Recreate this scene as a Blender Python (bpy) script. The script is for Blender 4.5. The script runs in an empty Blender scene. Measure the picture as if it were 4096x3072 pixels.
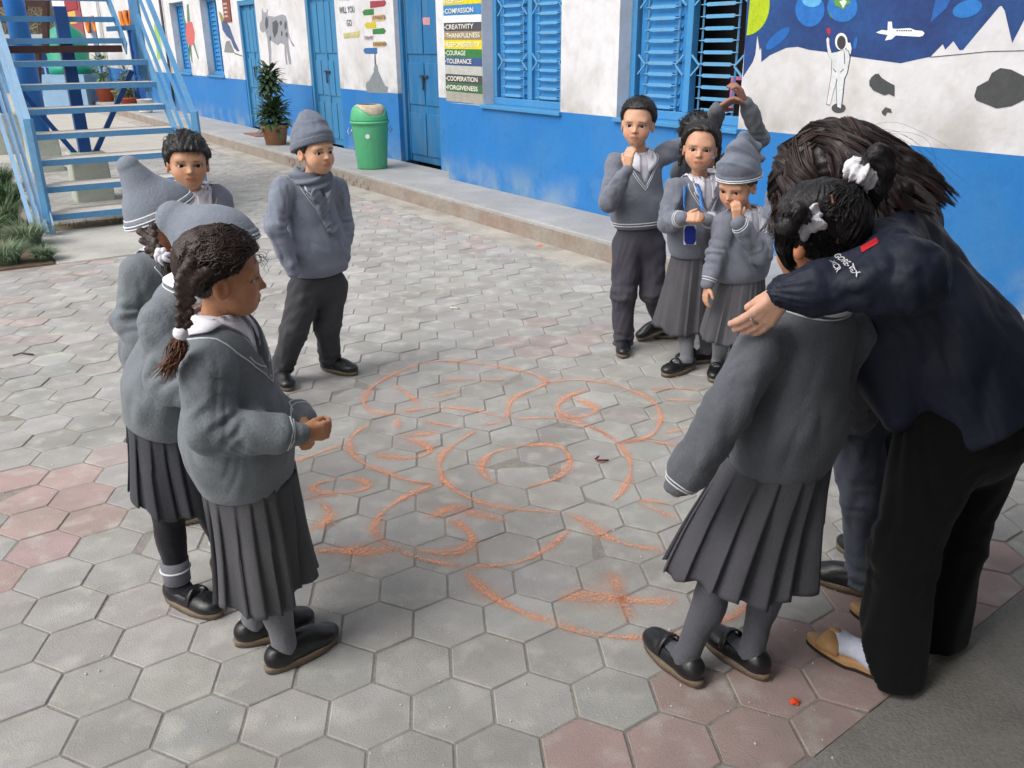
import bpy, bmesh, math, random, time
import numpy as np
from mathutils import Vector, Matrix
T0 = time.time()
random.seed(7); RNG = np.random.default_rng(7)
sc = bpy.context.scene; COL = sc.collection

# ------------------------------------------------------------------ camera, sky, sun, exposure
F, PITCH, ROLL, CAMH = 3472.0, math.radians(21.4), math.radians(-0.45), 1.6
cp, sp, cr, sr = math.cos(PITCH), math.sin(PITCH), math.cos(ROLL), math.sin(ROLL)
xc, vc, fw = np.array([1., 0, 0]), np.array([0, -sp, -cp]), np.array([0, cp, -sp])
right, down = cr*xc - sr*vc, sr*xc + cr*vc
cam_d = bpy.data.cameras.new('camera'); cam = bpy.data.objects.new('camera', cam_d); COL.objects.link(cam)
cam_d.sensor_width = 36; cam_d.lens = 36*F/4096; cam_d.clip_end = 500; cam_d.clip_start = 0.05
cam.matrix_world = Matrix(((right[0], -down[0], -fw[0], 0), (right[1], -down[1], -fw[1], 0), (right[2], -down[2], -fw[2], CAMH), (0, 0, 0, 1)))
sc.camera = cam
SUN_EL, SUN_AZ = math.radians(50), math.radians(-125)     # azimuth measured from +Y towards +X: light comes from the open left side
world = bpy.data.worlds.new('World'); sc.world = world; world.use_nodes = True
wn = world.node_tree.nodes; wl = world.node_tree.links
sky = wn.new('ShaderNodeTexSky'); sky.sky_type = 'NISHITA'; sky.sun_disc = False
sky.sun_elevation = SUN_EL; sky.sun_rotation = SUN_AZ; sky.air_density = 1.0; sky.dust_density = 6.0; sky.ozone_density = 0.5
hs = wn.new('ShaderNodeHueSaturation'); hs.inputs['Saturation'].default_value = 0.32
wl.new(sky.outputs[0], hs.inputs['Color']); wl.new(hs.outputs[0], wn['Background'].inputs['Color'])
wn['Background'].inputs['Strength'].default_value = 0.15
sun_d = bpy.data.lights.new('sun', 'SUN'); sun = bpy.data.objects.new('sun', sun_d); COL.objects.link(sun)
sun_d.energy = 0.5; sun_d.angle = math.radians(60); sun_d.color = (1, 0.97, 0.93)
sdir = Vector((math.sin(SUN_AZ)*math.cos(SUN_EL), math.cos(SUN_AZ)*math.cos(SUN_EL), math.sin(SUN_EL)))
sun.rotation_euler = sdir.to_track_quat('Z', 'Y').to_euler()
sc.view_settings.view_transform = 'Standard'; sc.view_settings.look = 'None'; sc.view_settings.gamma = 1
sc.view_settings.use_curve_mapping = False; sc.view_settings.exposure = 0.40

# ------------------------------------------------------------------ frames: the wall runs along D, T points into the wall
AZ = math.radians(33.2)
D = np.array([-math.sin(AZ), math.cos(AZ), 0]); T = np.array([math.cos(AZ), math.sin(AZ), 0]); TE = 4.2913
C0 = np.array([0, 0, CAMH])
def W(s, t, z): return D*s + T*(TE + t) + np.array([0, 0, z])
def ray(px, py):
    a, b = (px-2048)/F, (py-1536)/F
    return right*a + down*b + fw
def onz(px, py, z=0.): d = ray(px, py); return C0 + d*((z-CAMH)/d[2])
K = 4096/2212
def at(x, y, Y): d = ray(x*K, y*K); return C0 + d*(Y/d[1])       # a point at distance Y ahead
def wsz(px, py, t): d = ray(px, py); k = np.dot(T*(TE+t)-C0, T)/np.dot(d, T); P = C0 + d*k; return float(P@D), float(P[2])
def r2(x, y, t=.95): return wsz(700+x/2.011, y/2.011, t)
def r3(x, y, t=.66): return wsz(1700+x/1.7015, y/1.7015, t)
def r4(x, y, t=.66): return wsz(2900+x/1.8495, y/1.8495, t)

# ------------------------------------------------------------------ materials
def lin(c): return tuple((x/12.92 if x <= .04045 else ((x+.055)/1.055)**2.4) for x in c)
def rgb(r, g, b): return lin((r/255, g/255, b/255))
MATS = {}
def M(name, col, rough=.7, var=.12, scale=6., fine=40., bump=.15, bscale=90., spec=.35, sheen=0., metal=0., dirt=None, dirt_amt=.5, dscale=2.5, attr=None, objcol=False, coat=0., trans=None, stretch=None, zdirt=None, dirt2=None):
    if name in MATS: return MATS[name]
    m = bpy.data.materials.new(name); m.use_nodes = True; MATS[name] = m
    n, l = m.node_tree.nodes, m.node_tree.links; p = n['Principled BSDF']
    tc = n.new('ShaderNodeTexCoord'); geo = n.new('ShaderNodeNewGeometry')
    co = geo.outputs['Position']
    if stretch:
        mp = n.new('ShaderNodeMapping'); mp.inputs['Scale'].default_value = stretch; l.new(co, mp.inputs['Vector']); co = mp.outputs[0]
    def noise(s, det=5):
        t = n.new('ShaderNodeTexNoise'); t.inputs['Scale'].default_value = s; t.inputs['Detail'].default_value = det; l.new(co, t.inputs['Vector']); return t.outputs['Fac']
    base = n.new('ShaderNodeRGB'); base.outputs[0].default_value = (*col, 1); bc = base.outputs[0]
    if attr:
        a = n.new('ShaderNodeVertexColor'); a.layer_name = attr; bc = a.outputs['Color']
    if objcol:
        a = n.new('ShaderNodeObjectInfo'); bc = a.outputs['Color']
    if dirt:
        r = n.new('ShaderNodeValToRGB'); r.color_ramp.elements[0].position = .45; r.color_ramp.elements[1].position = .75
        l.new(noise(dscale, 8), r.inputs[0]); mu = n.new('ShaderNodeMath'); mu.operation = 'MULTIPLY'; mu.inputs[1].default_value = dirt_amt; l.new(r.outputs[0], mu.inputs[0])
        mx = n.new('ShaderNodeMixRGB'); mx.inputs[2].default_value = (*dirt, 1); l.new(mu.outputs[0], mx.inputs[0]); l.new(bc, mx.inputs[1]); bc = mx.outputs[0]
    if dirt2:       # second, smaller patches: (colour, amount, scale)
        r = n.new('ShaderNodeValToRGB'); r.color_ramp.elements[0].position = .52; r.color_ramp.elements[1].position = .70
        l.new(noise(dirt2[2], 9), r.inputs[0]); mu = n.new('ShaderNodeMath'); mu.operation = 'MULTIPLY'; mu.inputs[1].default_value = dirt2[1]; l.new(r.outputs[0], mu.inputs[0])
        mx = n.new('ShaderNodeMixRGB'); mx.inputs[2].default_value = (*dirt2[0], 1); l.new(mu.outputs[0], mx.inputs[0]); l.new(bc, mx.inputs[1]); bc = mx.outputs[0]
    if zdirt:       # splash dirt and dust that has settled on a wall
        sx_ = n.new('ShaderNodeSeparateXYZ'); l.new(geo.outputs['Position'], sx_.inputs[0]); mz = n.new('ShaderNodeMapRange'); mz.inputs['From Min'].default_value = zdirt[1]; mz.inputs['From Max'].default_value = zdirt[0]; l.new(sx_.outputs['Z'], mz.inputs['Value'])
        nr_ = n.new('ShaderNodeMapRange'); nr_.inputs['From Min'].default_value = .38; nr_.inputs['From Max'].default_value = .62; l.new(noise(3.2, 8), nr_.inputs['Value']); m1_ = n.new('ShaderNodeMath'); m1_.operation = 'MULTIPLY'; l.new(mz.outputs[0], m1_.inputs[0]); l.new(nr_.outputs[0], m1_.inputs[1]); m2_ = n.new('ShaderNodeMath'); m2_.operation = 'MULTIPLY'; m2_.inputs[1].default_value = zdirt[3]; l.new(m1_.outputs[0], m2_.inputs[0])
        mx = n.new('ShaderNodeMixRGB'); mx.inputs[2].default_value = (*zdirt[2], 1); l.new(m2_.outputs[0], mx.inputs[0]); l.new(bc, mx.inputs[1]); bc = mx.outputs[0]
    if var > 0:
        ad = n.new('ShaderNodeMath'); ad.operation = 'ADD'; l.new(noise(scale), ad.inputs[0]); l.new(noise(fine, 3), ad.inputs[1])
        mr = n.new('ShaderNodeMapRange'); mr.inputs['From Min'].default_value = .6; mr.inputs['From Max'].default_value = 1.4; mr.inputs['To Min'].default_value = 1-var; mr.inputs['To Max'].default_value = 1+var; l.new(ad.outputs[0], mr.inputs['Value'])
        mx = n.new('ShaderNodeMixRGB'); mx.blend_type = 'MULTIPLY'; mx.inputs[0].default_value = 1; l.new(bc, mx.inputs[1]); l.new(mr.outputs[0], mx.inputs[2]); bc = mx.outputs[0]
    l.new(bc, p.inputs['Base Color'])
    p.inputs['Roughness'].default_value = rough; p.inputs['Specular IOR Level'].default_value = spec; p.inputs['Metallic'].default_value = metal
    p.inputs['Coat Weight'].default_value = coat
    if sheen: p.inputs['Sheen Weight'].default_value = sheen; p.inputs['Sheen Roughness'].default_value = .5
    if bump:
        b = n.new('ShaderNodeBump'); b.inputs['Strength'].default_value = bump; b.inputs['Distance'].default_value = .01; l.new(noise(bscale, 4), b.inputs['Height']); l.new(b.outputs[0], p.inputs['Normal'])
    return m
GREY = rgb(160, 159, 156)
m_plaster = M('plaster_white', rgb(214, 214, 218), .8, .08, 2, 14, .25, 30, dirt=rgb(176, 172, 164), dirt_amt=.5, dscale=1.3, zdirt=(1.0, 1.45, rgb(158, 154, 146), .75), dirt2=(rgb(190, 187, 180), .5, 6))
m_dado = M('paint_blue', rgb(38, 116, 184), .55, .08, 2, 30, .15, 40, dirt=rgb(86, 132, 168), dirt_amt=.4, dscale=1.4, zdirt=(.17, .5, rgb(132, 152, 166), .75), dirt2=(rgb(28, 102, 170), .35, 9))
m_wood = M('paint_door_blue', rgb(60, 130, 176), .5, .12, 3, 25, .2, 50, dirt=rgb(88, 120, 142), dirt_amt=.4, dscale=3, stretch=(3, 3, .6))
m_wood_dark = M('paint_door_worn', rgb(34, 110, 162), .55, .18, 3, 25, .25, 50, dirt=rgb(92, 108, 118), dirt_amt=.6, dscale=3, stretch=(3, 3, .6))
m_frame = M('paint_frame_blue', rgb(66, 138, 190), .5, .1, 3, 25, .15, 50, dirt=rgb(105, 135, 155), dirt_amt=.3, dscale=4)
m_shutter = M('paint_shutter_blue', rgb(48, 124, 184), .5, .08, 3, 25, .1, 50)
m_grille = M('grille_blue', rgb(92, 160, 205), .5, .1, 5, 30, .1, 60, dirt=rgb(130, 140, 146), dirt_amt=.5, dscale=8)
m_dark = M('unlit_room_black', (.012, .012, .014), .9, .2, bump=0)
m_steel = M('steel_blue', rgb(88, 146, 190), .45, .12, 4, 30, .1, 60, dirt=rgb(120, 140, 155), dirt_amt=.45, dscale=6)
m_steel_pale = M('steel_pale_blue', rgb(140, 178, 210), .45, .1, 4, 30, .1, 60, dirt=rgb(150, 150, 150), dirt_amt=.4, dscale=5)
m_steel_deep = M('steel_deep_blue', rgb(30, 82, 150), .45, .12, 4, 30, .1, 60, dirt=rgb(60, 70, 85), dirt_amt=.4, dscale=5)
m_tread = M('tread_dusty', rgb(198, 192, 184), .85, .12, 6, 40, .2, 70)
m_concrete = M('concrete', rgb(178, 176, 170), .9, .14, 2.5, 40, .3, 120, dirt=rgb(120, 118, 112), dirt_amt=.5, dscale=2)
m_concrete_rough = M('concrete_rough', rgb(140, 138, 133), .92, .25, 5, 90, .5, 140, dirt=rgb(84, 82, 78), dirt_amt=.6, dscale=1.2)
m_gutter = M('gutter_concrete', rgb(168, 164, 156), .9, .2, 4, 30, .4, 60, dirt=rgb(110, 108, 104), dirt_amt=.7, dscale=3)
m_plinth = M('plinth_concrete', rgb(154, 154, 153), .8, .16, 3, 30, .25, 80, dirt=rgb(184, 184, 184), dirt_amt=.5, dscale=2.2)
m_riser = M('plinth_riser', rgb(146, 138, 129), .9, .2, 5, 30, .4, 60, dirt=rgb(136, 106, 92), dirt_amt=.7, dscale=2.6)
m_moss = M('pedestal_concrete', rgb(176, 182, 170), .9, .12, 4, 40, .3, 90, dirt=rgb(110, 116, 96), dirt_amt=.6, dscale=4)
m_paver = M('paver', GREY, .9, .16, 9, 210, .3, 240, objcol=True, dirt=rgb(122, 119, 112), dirt_amt=.55, dscale=2.3, dirt2=(rgb(186, 184, 178), .55, 10))
m_paver_far = M('paver_far', GREY, .9, .16, 9, 210, .25, 240, attr='Col', dirt=rgb(122, 119, 112), dirt_amt=.55, dscale=2.3, dirt2=(rgb(186, 184, 178), .5, 9))
m_joint = M('joint_dirt', rgb(140, 136, 130), .95, .25, 20, 120, .5, 150)
m_soil = M('soil', rgb(122, 104, 86), .95, .3, 8, 60, .6, 80)

# ------------------------------------------------------------------ object helpers
def link(o, parent=None):
    COL.objects.link(o)
    if parent is not None: o.parent = parent
    return o
def empty(name, loc=(0, 0, 0)):
    o = bpy.data.objects.new(name, None); o.location = tuple(loc); o.empty_display_size = .1; return link(o)
def tag(o, label=None, cat=None, group=None, kind=None):
    for k, v in (('label', label), ('category', cat), ('group', group), ('kind', kind)):
        if v: o[k] = v
    return o
def mesh_obj(name, verts, faces, mat, parent=None, smooth=False, cols=None):
    me = bpy.data.meshes.new(name)
    me.from_pydata([tuple(map(float, v)) for v in verts], [], faces); me.update()
    o = bpy.data.objects.new(name, me)
    if mat: me.materials.append(mat)
    if smooth: me.polygons.foreach_set('use_smooth', [True]*len(me.polygons))
    if cols is not None:
        a = me.color_attributes.new('Col', 'FLOAT_COLOR', 'POINT'); a.data.foreach_set('color', np.c_[np.asarray(cols, float), np.ones(len(cols))].ravel())
    link(o)
    if parent is not None: setp(o, parent)
    return o
def wmat(o): return o.matrix_basis.copy() if o.parent is None else wmat(o.parent) @ o.matrix_parent_inverse @ o.matrix_basis
def setp(o, parent):
    o.parent = parent; o.matrix_parent_inverse = wmat(parent).inverted()
class MB:
    def __init__(s): s.v = []; s.f = []
    def add(s, v, f): o = len(s.v); s.v += [tuple(x) for x in v]; s.f += [tuple(i+o for i in q) for q in f]; return s
    def hexa(s, P): return s.add(P, [(0, 3, 2, 1), (4, 5, 6, 7), (0, 1, 5, 4), (1, 2, 6, 5), (2, 3, 7, 6), (3, 0, 4, 7)])
    def wb(s, s0, s1, t0, t1, z0, z1): return s.hexa([W(a, b, c) for c in (z0, z1) for a, b in ((s0, t0), (s1, t0), (s1, t1), (s0, t1))])
    def box(s, c, d): c = np.array(c); return s.hexa([c+np.array(d)*.5*np.array(k) for k in ((-1, -1, -1), (1, -1, -1), (1, 1, -1), (-1, 1, -1), (-1, -1, 1), (1, -1, 1), (1, 1, 1), (-1, 1, 1))])
    def bar(s, p, q, w, h=None, up=(0, 0, 1)):
        p, q, up = np.array(p, float), np.array(q, float), np.array(up, float); h = h or w; d = q-p; d /= np.linalg.norm(d)
        x = np.cross(d, up)
        if np.linalg.norm(x) < 1e-3: x = np.cross(d, (1, 0, 0))
        x /= np.linalg.norm(x); y = np.cross(x, d)
        return s.hexa([e+x*a*w/2+y*b*h/2 for e in (p, q) for a, b in ((-1, -1), (1, -1), (1, 1), (-1, 1))])
    def tube(s, pts, r, n=8, cap=True):
        pts = np.array(pts, float); k = len(pts); r = np.broadcast_to(np.array(r, float), (k,))
        tg = np.gradient(pts, axis=0); tg /= np.linalg.norm(tg, axis=1)[:, None]+1e-9
        a = np.cross(tg[0], (0, 0, 1)); a = a if np.linalg.norm(a) > .1 else np.cross(tg[0], (1, 0, 0)); a /= np.linalg.norm(a); V = []
        for i in range(k):
            a = a-tg[i]*np.dot(a, tg[i]); a /= np.linalg.norm(a)+1e-9; b = np.cross(tg[i], a)
            V += [pts[i]+r[i]*(math.cos(2*math.pi*j/n)*a+math.sin(2*math.pi*j/n)*b) for j in range(n)]
        Fc = [(i*n+j, i*n+(j+1) % n, (i+1)*n+(j+1) % n, (i+1)*n+j) for i in range(k-1) for j in range(n)]
        if cap: Fc += [tuple(range(n-1, -1, -1)), tuple((k-1)*n+j for j in range(n))]
        return s.add(V, Fc)
    def lathe(s, c, prof, n=24):
        V = [(c[0]+r*math.cos(2*math.pi*j/n), c[1]+r*math.sin(2*math.pi*j/n), c[2]+z) for r, z in prof for j in range(n)]
        return s.add(V, [(i*n+j, i*n+(j+1) % n, (i+1)*n+(j+1) % n, (i+1)*n+j) for i in range(len(prof)-1) for j in range(n)])
    def build(s, name, mat, parent=None, smooth=False, bevel=0):
        o = mesh_obj(name, s.v, s.f, mat, parent, smooth)
        if bevel:
            b = o.modifiers.new('b', 'BEVEL'); b.width = bevel; b.segments = 2; b.limit_method = 'ANGLE'
        return o
def flat(name, pts, t, mat, parent, th=.003):           # a painted shape: polygon in wall (s,z), a coat of paint thick
    n = len(pts); V = [W(a, t, b) for a, b in pts]+[W(a, t-th, b) for a, b in pts]
    return mesh_obj(name, V, [tuple(range(2*n-1, n-1, -1)), tuple(range(n))]+[(i, (i+1) % n, n+(i+1) % n, n+i) for i in range(n)], mat, parent)
def ell(cx, cy, rx, ry, n=28, ang=0):
    return [(cx+rx*math.cos(a)*math.cos(ang)-ry*math.sin(a)*math.sin(ang), cy+rx*math.cos(a)*math.sin(ang)+ry*math.sin(a)*math.cos(ang)) for a in [2*math.pi*i/n for i in range(n)]]
def paint(r, g, b, rough=.7): return M('wall_paint_%d_%d_%d' % (r, g, b), rgb(r, g, b), rough, .2, 14, 60, .15, 50)
def text_wall(txt, s_left, z_base, height, t, mat, parent, width=None, name='lettering'):
    cu = bpy.data.curves.new('tmp', 'FONT'); cu.body = txt; cu.size = 1; cu.extrude = 0; cu.offset = .012; ob = bpy.data.objects.new('tmp', cu); COL.objects.link(ob)
    dg = bpy.context.evaluated_depsgraph_get(); me = bpy.data.meshes.new_from_object(ob.evaluated_get(dg)); bpy.data.objects.remove(ob)
    co = np.array([v.co[:] for v in me.vertices]); h = co[:, 1].max()-co[:, 1].min(); k = height/h; kx = k if width is None else width/(co[:, 0].max()-co[:, 0].min()); y0 = co[:, 1].min(); x0 = co[:, 0].min()
    V = [W(s_left-(c[0]-x0)*kx, t-.0045, z_base+(c[1]-y0)*k) for c in co]
    Fs = [tuple(p.vertices) for p in me.polygons]
    return mesh_obj(name, V, Fs, mat, parent)

# ------------------------------------------------------------------ ground, pavers, slabs
g = MB().add([(-80, -20, -.003), (80, -20, -.003), (80, 90, -.003), (-80, 90, -.003)], [(0, 1, 2, 3)]).build('ground', m_joint); tag(g, kind='structure')
pav = empty('pavement'); tag(pav, kind='structure')
wx = CAMH/7.5512; yaw = math.radians(5.13); lt = np.array([-1.7467, 8.33])*wx
ex, ey = np.array([math.cos(yaw), math.sin(yaw)]), np.array([-math.sin(yaw), math.cos(yaw)])
def lat(i, r): return (ex*(i+(.5 if r % 2 else 0))+ey*r*math.sqrt(3)/2)*wx+lt
T2, D2 = T[:2], D[:2]
cA, cB = np.array([.688, 1.585]), np.array([1.316, 2.07]); cd = (cB-cA)/np.linalg.norm(cB-cA); cn = np.array([cd[1], -cd[0]])      # cn points to the veranda floor
SLAB = [np.array(onz(225, 1052)[:2]), np.array(onz(208, 905)[:2])]
def clip(poly, n, c):      # keep n.p <= c
    out = []
    for i in range(len(poly)):
        a, b = poly[i], poly[(i+1) % len(poly)]; da, db = a@n-c, b@n-c
        if da <= 0: out.append(a)
        if da*db < 0: out.append(a+(b-a)*da/(da-db))
    return out
GUT = TE-.31
sl_s1, sl_t1 = 8.55, -2.0                                 # the landing slab in front of the stairs, wall frame
def zone(p): return p@D2, p@T2-TE
def hexpoly(c, gap=.0036):
    R = wx/math.sqrt(3)-gap
    return [c+R*(math.cos(yaw+math.pi/6+k*math.pi/3)*np.array([1, 0])+math.sin(yaw+math.pi/6+k*math.pi/3)*np.array([0, 1])) for k in range(6)]
def paver_mesh(poly, c, z=0, jit=0):
    poly = [np.array(p)-c for p in poly]; n = len(poly); inn = [p*(1-.0035/max(np.linalg.norm(p), .02)) for p in poly]
    V = [(p[0], p[1], z) for p in inn]+[(p[0], p[1], z-.0022) for p in poly]+[(p[0], p[1], z-.045) for p in poly]
    Fc = [tuple(range(n))]+[(n+i, n+(i+1) % n, (i+1) % n, i) for i in range(n)]+[(2*n+i, 2*n+(i+1) % n, n+(i+1) % n, n+i) for i in range(n)]
    return V, Fc
RED = [(-40, 2020), (60, 1905), (195, 1890), (130, 1985), (310, 1870), (60, 2080), (260, 1975), (330, 2090), (90, 2200), (20, 2320), (400, 1850), (250, 2190), (120, 1275), (30, 1345), (180, 1340), (-50, 1280),
       (60, 1080), (190, 1065), (330, 1050), (450, 1040), (60, 1130), (220, 1120), (100, 1190), (330, 1090), (130, 1235),
       (2130, 1365), (2270, 1355), (2045, 1345), (2200, 1300), (2340, 1410), (2090, 1410), (2245, 1410), (2415, 1300)]
def gr_uv(p): return p
red_pts = [np.array(onz(x, y)[:2]) for x, y in RED]
# bottom right reds
red_pts += [np.array(onz(1900+x/1.00729, 2200+y/1.00729)[:2]) for x, y in [(430, 790), (790, 790), (1130, 760), (1420, 740), (880, 600), (1190, 580), (1490, 560), (1250, 400), (1450, 320), (1640, 240), (1900, 430), (2050, 190), (1950, 270), (2150, 60), (2000, 60), (1520, 160)]]
cells = []
for r in range(-9, 78):
    for i in range(-48, 45):
        c = lat(i, r); s, t = zone(c)
        if t > -.31+.13 or c[1] < -.4 or abs(c[0]) > 1.0+.75*max(c[1], .5)+1.2: continue
        if s > 15.25: continue
        poly = hexpoly(c); full = True
        q = clip(poly, T2, GUT-.002); full &= len(q) == 6 and all(np.allclose(a, b) for a, b in zip(q, poly)); poly = q
        if len(poly) > 2: q = clip(poly, cn, cA@cn-.004); full &= len(q) == len(poly) and all(np.allclose(a, b) for a, b in zip(q, poly)); poly = q
        if t < -1.78 and s > 7.50 and (s < 9.4 or t < -3.5):         # landing slab, planter bed
            if len(poly) > 2 and s < 7.75: q = clip(poly, D2, 7.615); full = False; poly = q
            elif len(poly) > 2 and s < 9.4 and t > -1.98: q = clip(poly, -T2, -(TE-1.845)); full = False; poly = q
            else: continue
        if len(poly) < 3: continue
        ar = .5*abs(sum(poly[k][0]*poly[(k+1) % len(poly)][1]-poly[(k+1) % len(poly)][0]*poly[k][1] for k in range(len(poly))))
        if ar < .003: continue
        red = any(np.linalg.norm(c-p) < wx*.52 for p in red_pts) or (t > -.31-.42 and 6.0 < s < 12 and (r*7+i*3) % 5 > 2)
        v = RNG.normal(1, .045)
        if RNG.random() < .06: v *= 1.12
        tint = RNG.normal(0, .0035, 3)
        col = (np.array(rgb(166, 146, 142) if c[1] < 3.2 else rgb(164, 153, 150)) if red else np.array(GREY))*v+tint
        P = np.array([c[0], c[1], 0.])-C0; dep = P@fw; px, py = 2048+F*(P@right)/dep, 1536+F*(P@down)/dep
        vis = dep > 0 and -150 < px < 4246 and 100 < py < 3200
        cells.append((dep if vis else 999, c, poly, full, col))
cells.sort(key=lambda x: x[0])
V0, F0 = paver_mesh(hexpoly(np.zeros(2)), np.zeros(2)); hex_me = bpy.data.meshes.new('paver'); hex_me.from_pydata(V0, [], F0); hex_me.materials.append(m_paver)
nv, nf, nc = [], [], []
for k, (dep, c, poly, full, col) in enumerate(cells):
    dz = RNG.uniform(-.002, .0015); tx, ty = RNG.normal(0, .009, 2)
    if k < 300:
        if full: me = hex_me
        else:
            V, Fc = paver_mesh(poly, c); me = bpy.data.meshes.new('paver'); me.from_pydata(V, [], Fc); me.materials.append(m_paver)
        o = bpy.data.objects.new('paver', me); COL.objects.link(o); o.parent = pav; o.location = (c[0], c[1], dz); o.color = (*np.clip(col, 0, 1), 1); o.rotation_euler = (tx, ty, 0)
    else:
        V, Fc = paver_mesh(poly, c); b = len(nv); nv += [(x+c[0], y+c[1], z+dz+tx*y+ty*x) for x, y, z in V]; nf += [tuple(a+b for a in f) for f in Fc]; nc += [col]*len(V)
o = mesh_obj('distant_pavers', nv, nf, m_paver_far, pav, cols=np.clip(nc, 0, 1)); tag(o, kind='stuff')
# pavement continuing towards the far gate, too far away to tell the pieces apart
far = MB().add([W(15.2, -14, .001), W(15.2, -.31, .001), W(60, -.31, .001), W(60, -14, .001)], [(0, 1, 2, 3)]).build('far_pavement', M('paving_far', rgb(176, 172, 164), .9, .15, 3, 30, .3, 60)); tag(far, kind='structure')
vf = MB(); a, b = cA-cd*4, cA+cd*9
vf.add([(*(a), .003), (*(a+cn*7), .003), (*(b+cn*7), .003), (*(b), .003)], [(0, 1, 2, 3)]); vf = vf.build('veranda_floor', m_concrete_rough); tag(vf, kind='structure')
gu = MB().wb(-3, 45, -.31, 0, -.04, .004).build('gutter', m_gutter); tag(gu, kind='structure')
sl = MB(); sl.wb(7.62, 9.05, -3.6, -1.85, -.05, .010); sl = sl.build('landing_slab', m_concrete, bevel=.01); tag(sl, kind='structure')
# ------------------------------------------------------------------ the school building
bld = empty('school_building', W(6, .8, 0)); tag(bld, 'long white school building with blue lower wall, blue shutters and painted murals', 'building')
ZP, ZD, ZT = .17, 1.015, 3.3
def wall_piece(name, s0, s1, t, holes, depth=.3):         # wall with openings: (s0,s1,z0,z1)
    mb = MB(); dm = MB()
    xs = sorted({s0, s1, *[h[0] for h in holes], *[h[1] for h in holes]})
    for a, b in zip(xs[:-1], xs[1:]):
        h = [q for q in holes if q[0] <= a+1e-6 and q[1] >= b-1e-6]
        if not h: mb.wb(a, b, t, t+depth, ZD, ZT); dm.wb(a, b, t, t+depth, ZP-.3, ZD)
        else:
            z0, z1 = h[0][2], h[0][3]
            if z1 < ZT: mb.wb(a, b, t, t+depth, z1, ZT)
            if z0 > ZD: mb.wb(a, b, t, t+depth, ZD, z0)
            if z0 > ZP: dm.wb(a, b, t, t+depth, ZP-.3, min(z0, ZD))
    mb.build('wall', m_plaster, bld); dm.build('lower_wall', m_dado, bld)
WIN1, WIN2 = (6.72, 8.07, ZD, 2.42), (4.555, 5.92, ZD, 2.42)
wall_piece('front', -3, 8.85, .66, [WIN1, WIN2])
D3, D2o, D1 = (9.55, 10.64, ZP-.001, 2.35), (12.50, 13.64, ZP-.001, 2.35), (15.97, 16.95, ZP-.001, 2.35)
WA, WB, WC = (18.24, 19.4, 1.05, 2.5), (20.7, 21.9, 1.05, 2.5), (31.3, 32.4, 1.05, 2.5)
D0 = (25.7, 26.9, ZP-.001, 2.5)
wall_piece('middle', 8.852, 40, .95, [D3, D2o, D1, WA, WB, D0, WC])
MB().wb(-3, 40, 1.30, 4.5, ZT-.002, ZT+.12).build('roof_slab', m_concrete, bld)
pl = MB().wb(-3, 33, 0, .66, -.05, ZP).wb(8.848, 33, .66, .96, -.05, ZP-.0015); pl = pl.build('plinth', m_plinth, bld, bevel=.012)
MB().wb(-3, 33, -.012, -.0005, -.03, ZP-.035).build('plinth_riser', m_riser, bld)
# stones bedded in the riser
for k in range(26):
    s = 9.6+k*.105+random.uniform(-.01, .01); MB().wb(s, s+.085, -.022, -.011, .005+.055*(k % 2), .05+.055*(k % 2)+random.uniform(0, .015)).build('stone', m_riser, bld, bevel=.008)
MB().wb(-3, 40, 1.2, 4.4, -.05, ZT-.01).build('unlit_room_block', m_dark, bld)  # solid near-black block: the darkness of the unlit rooms is in its colour

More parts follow.
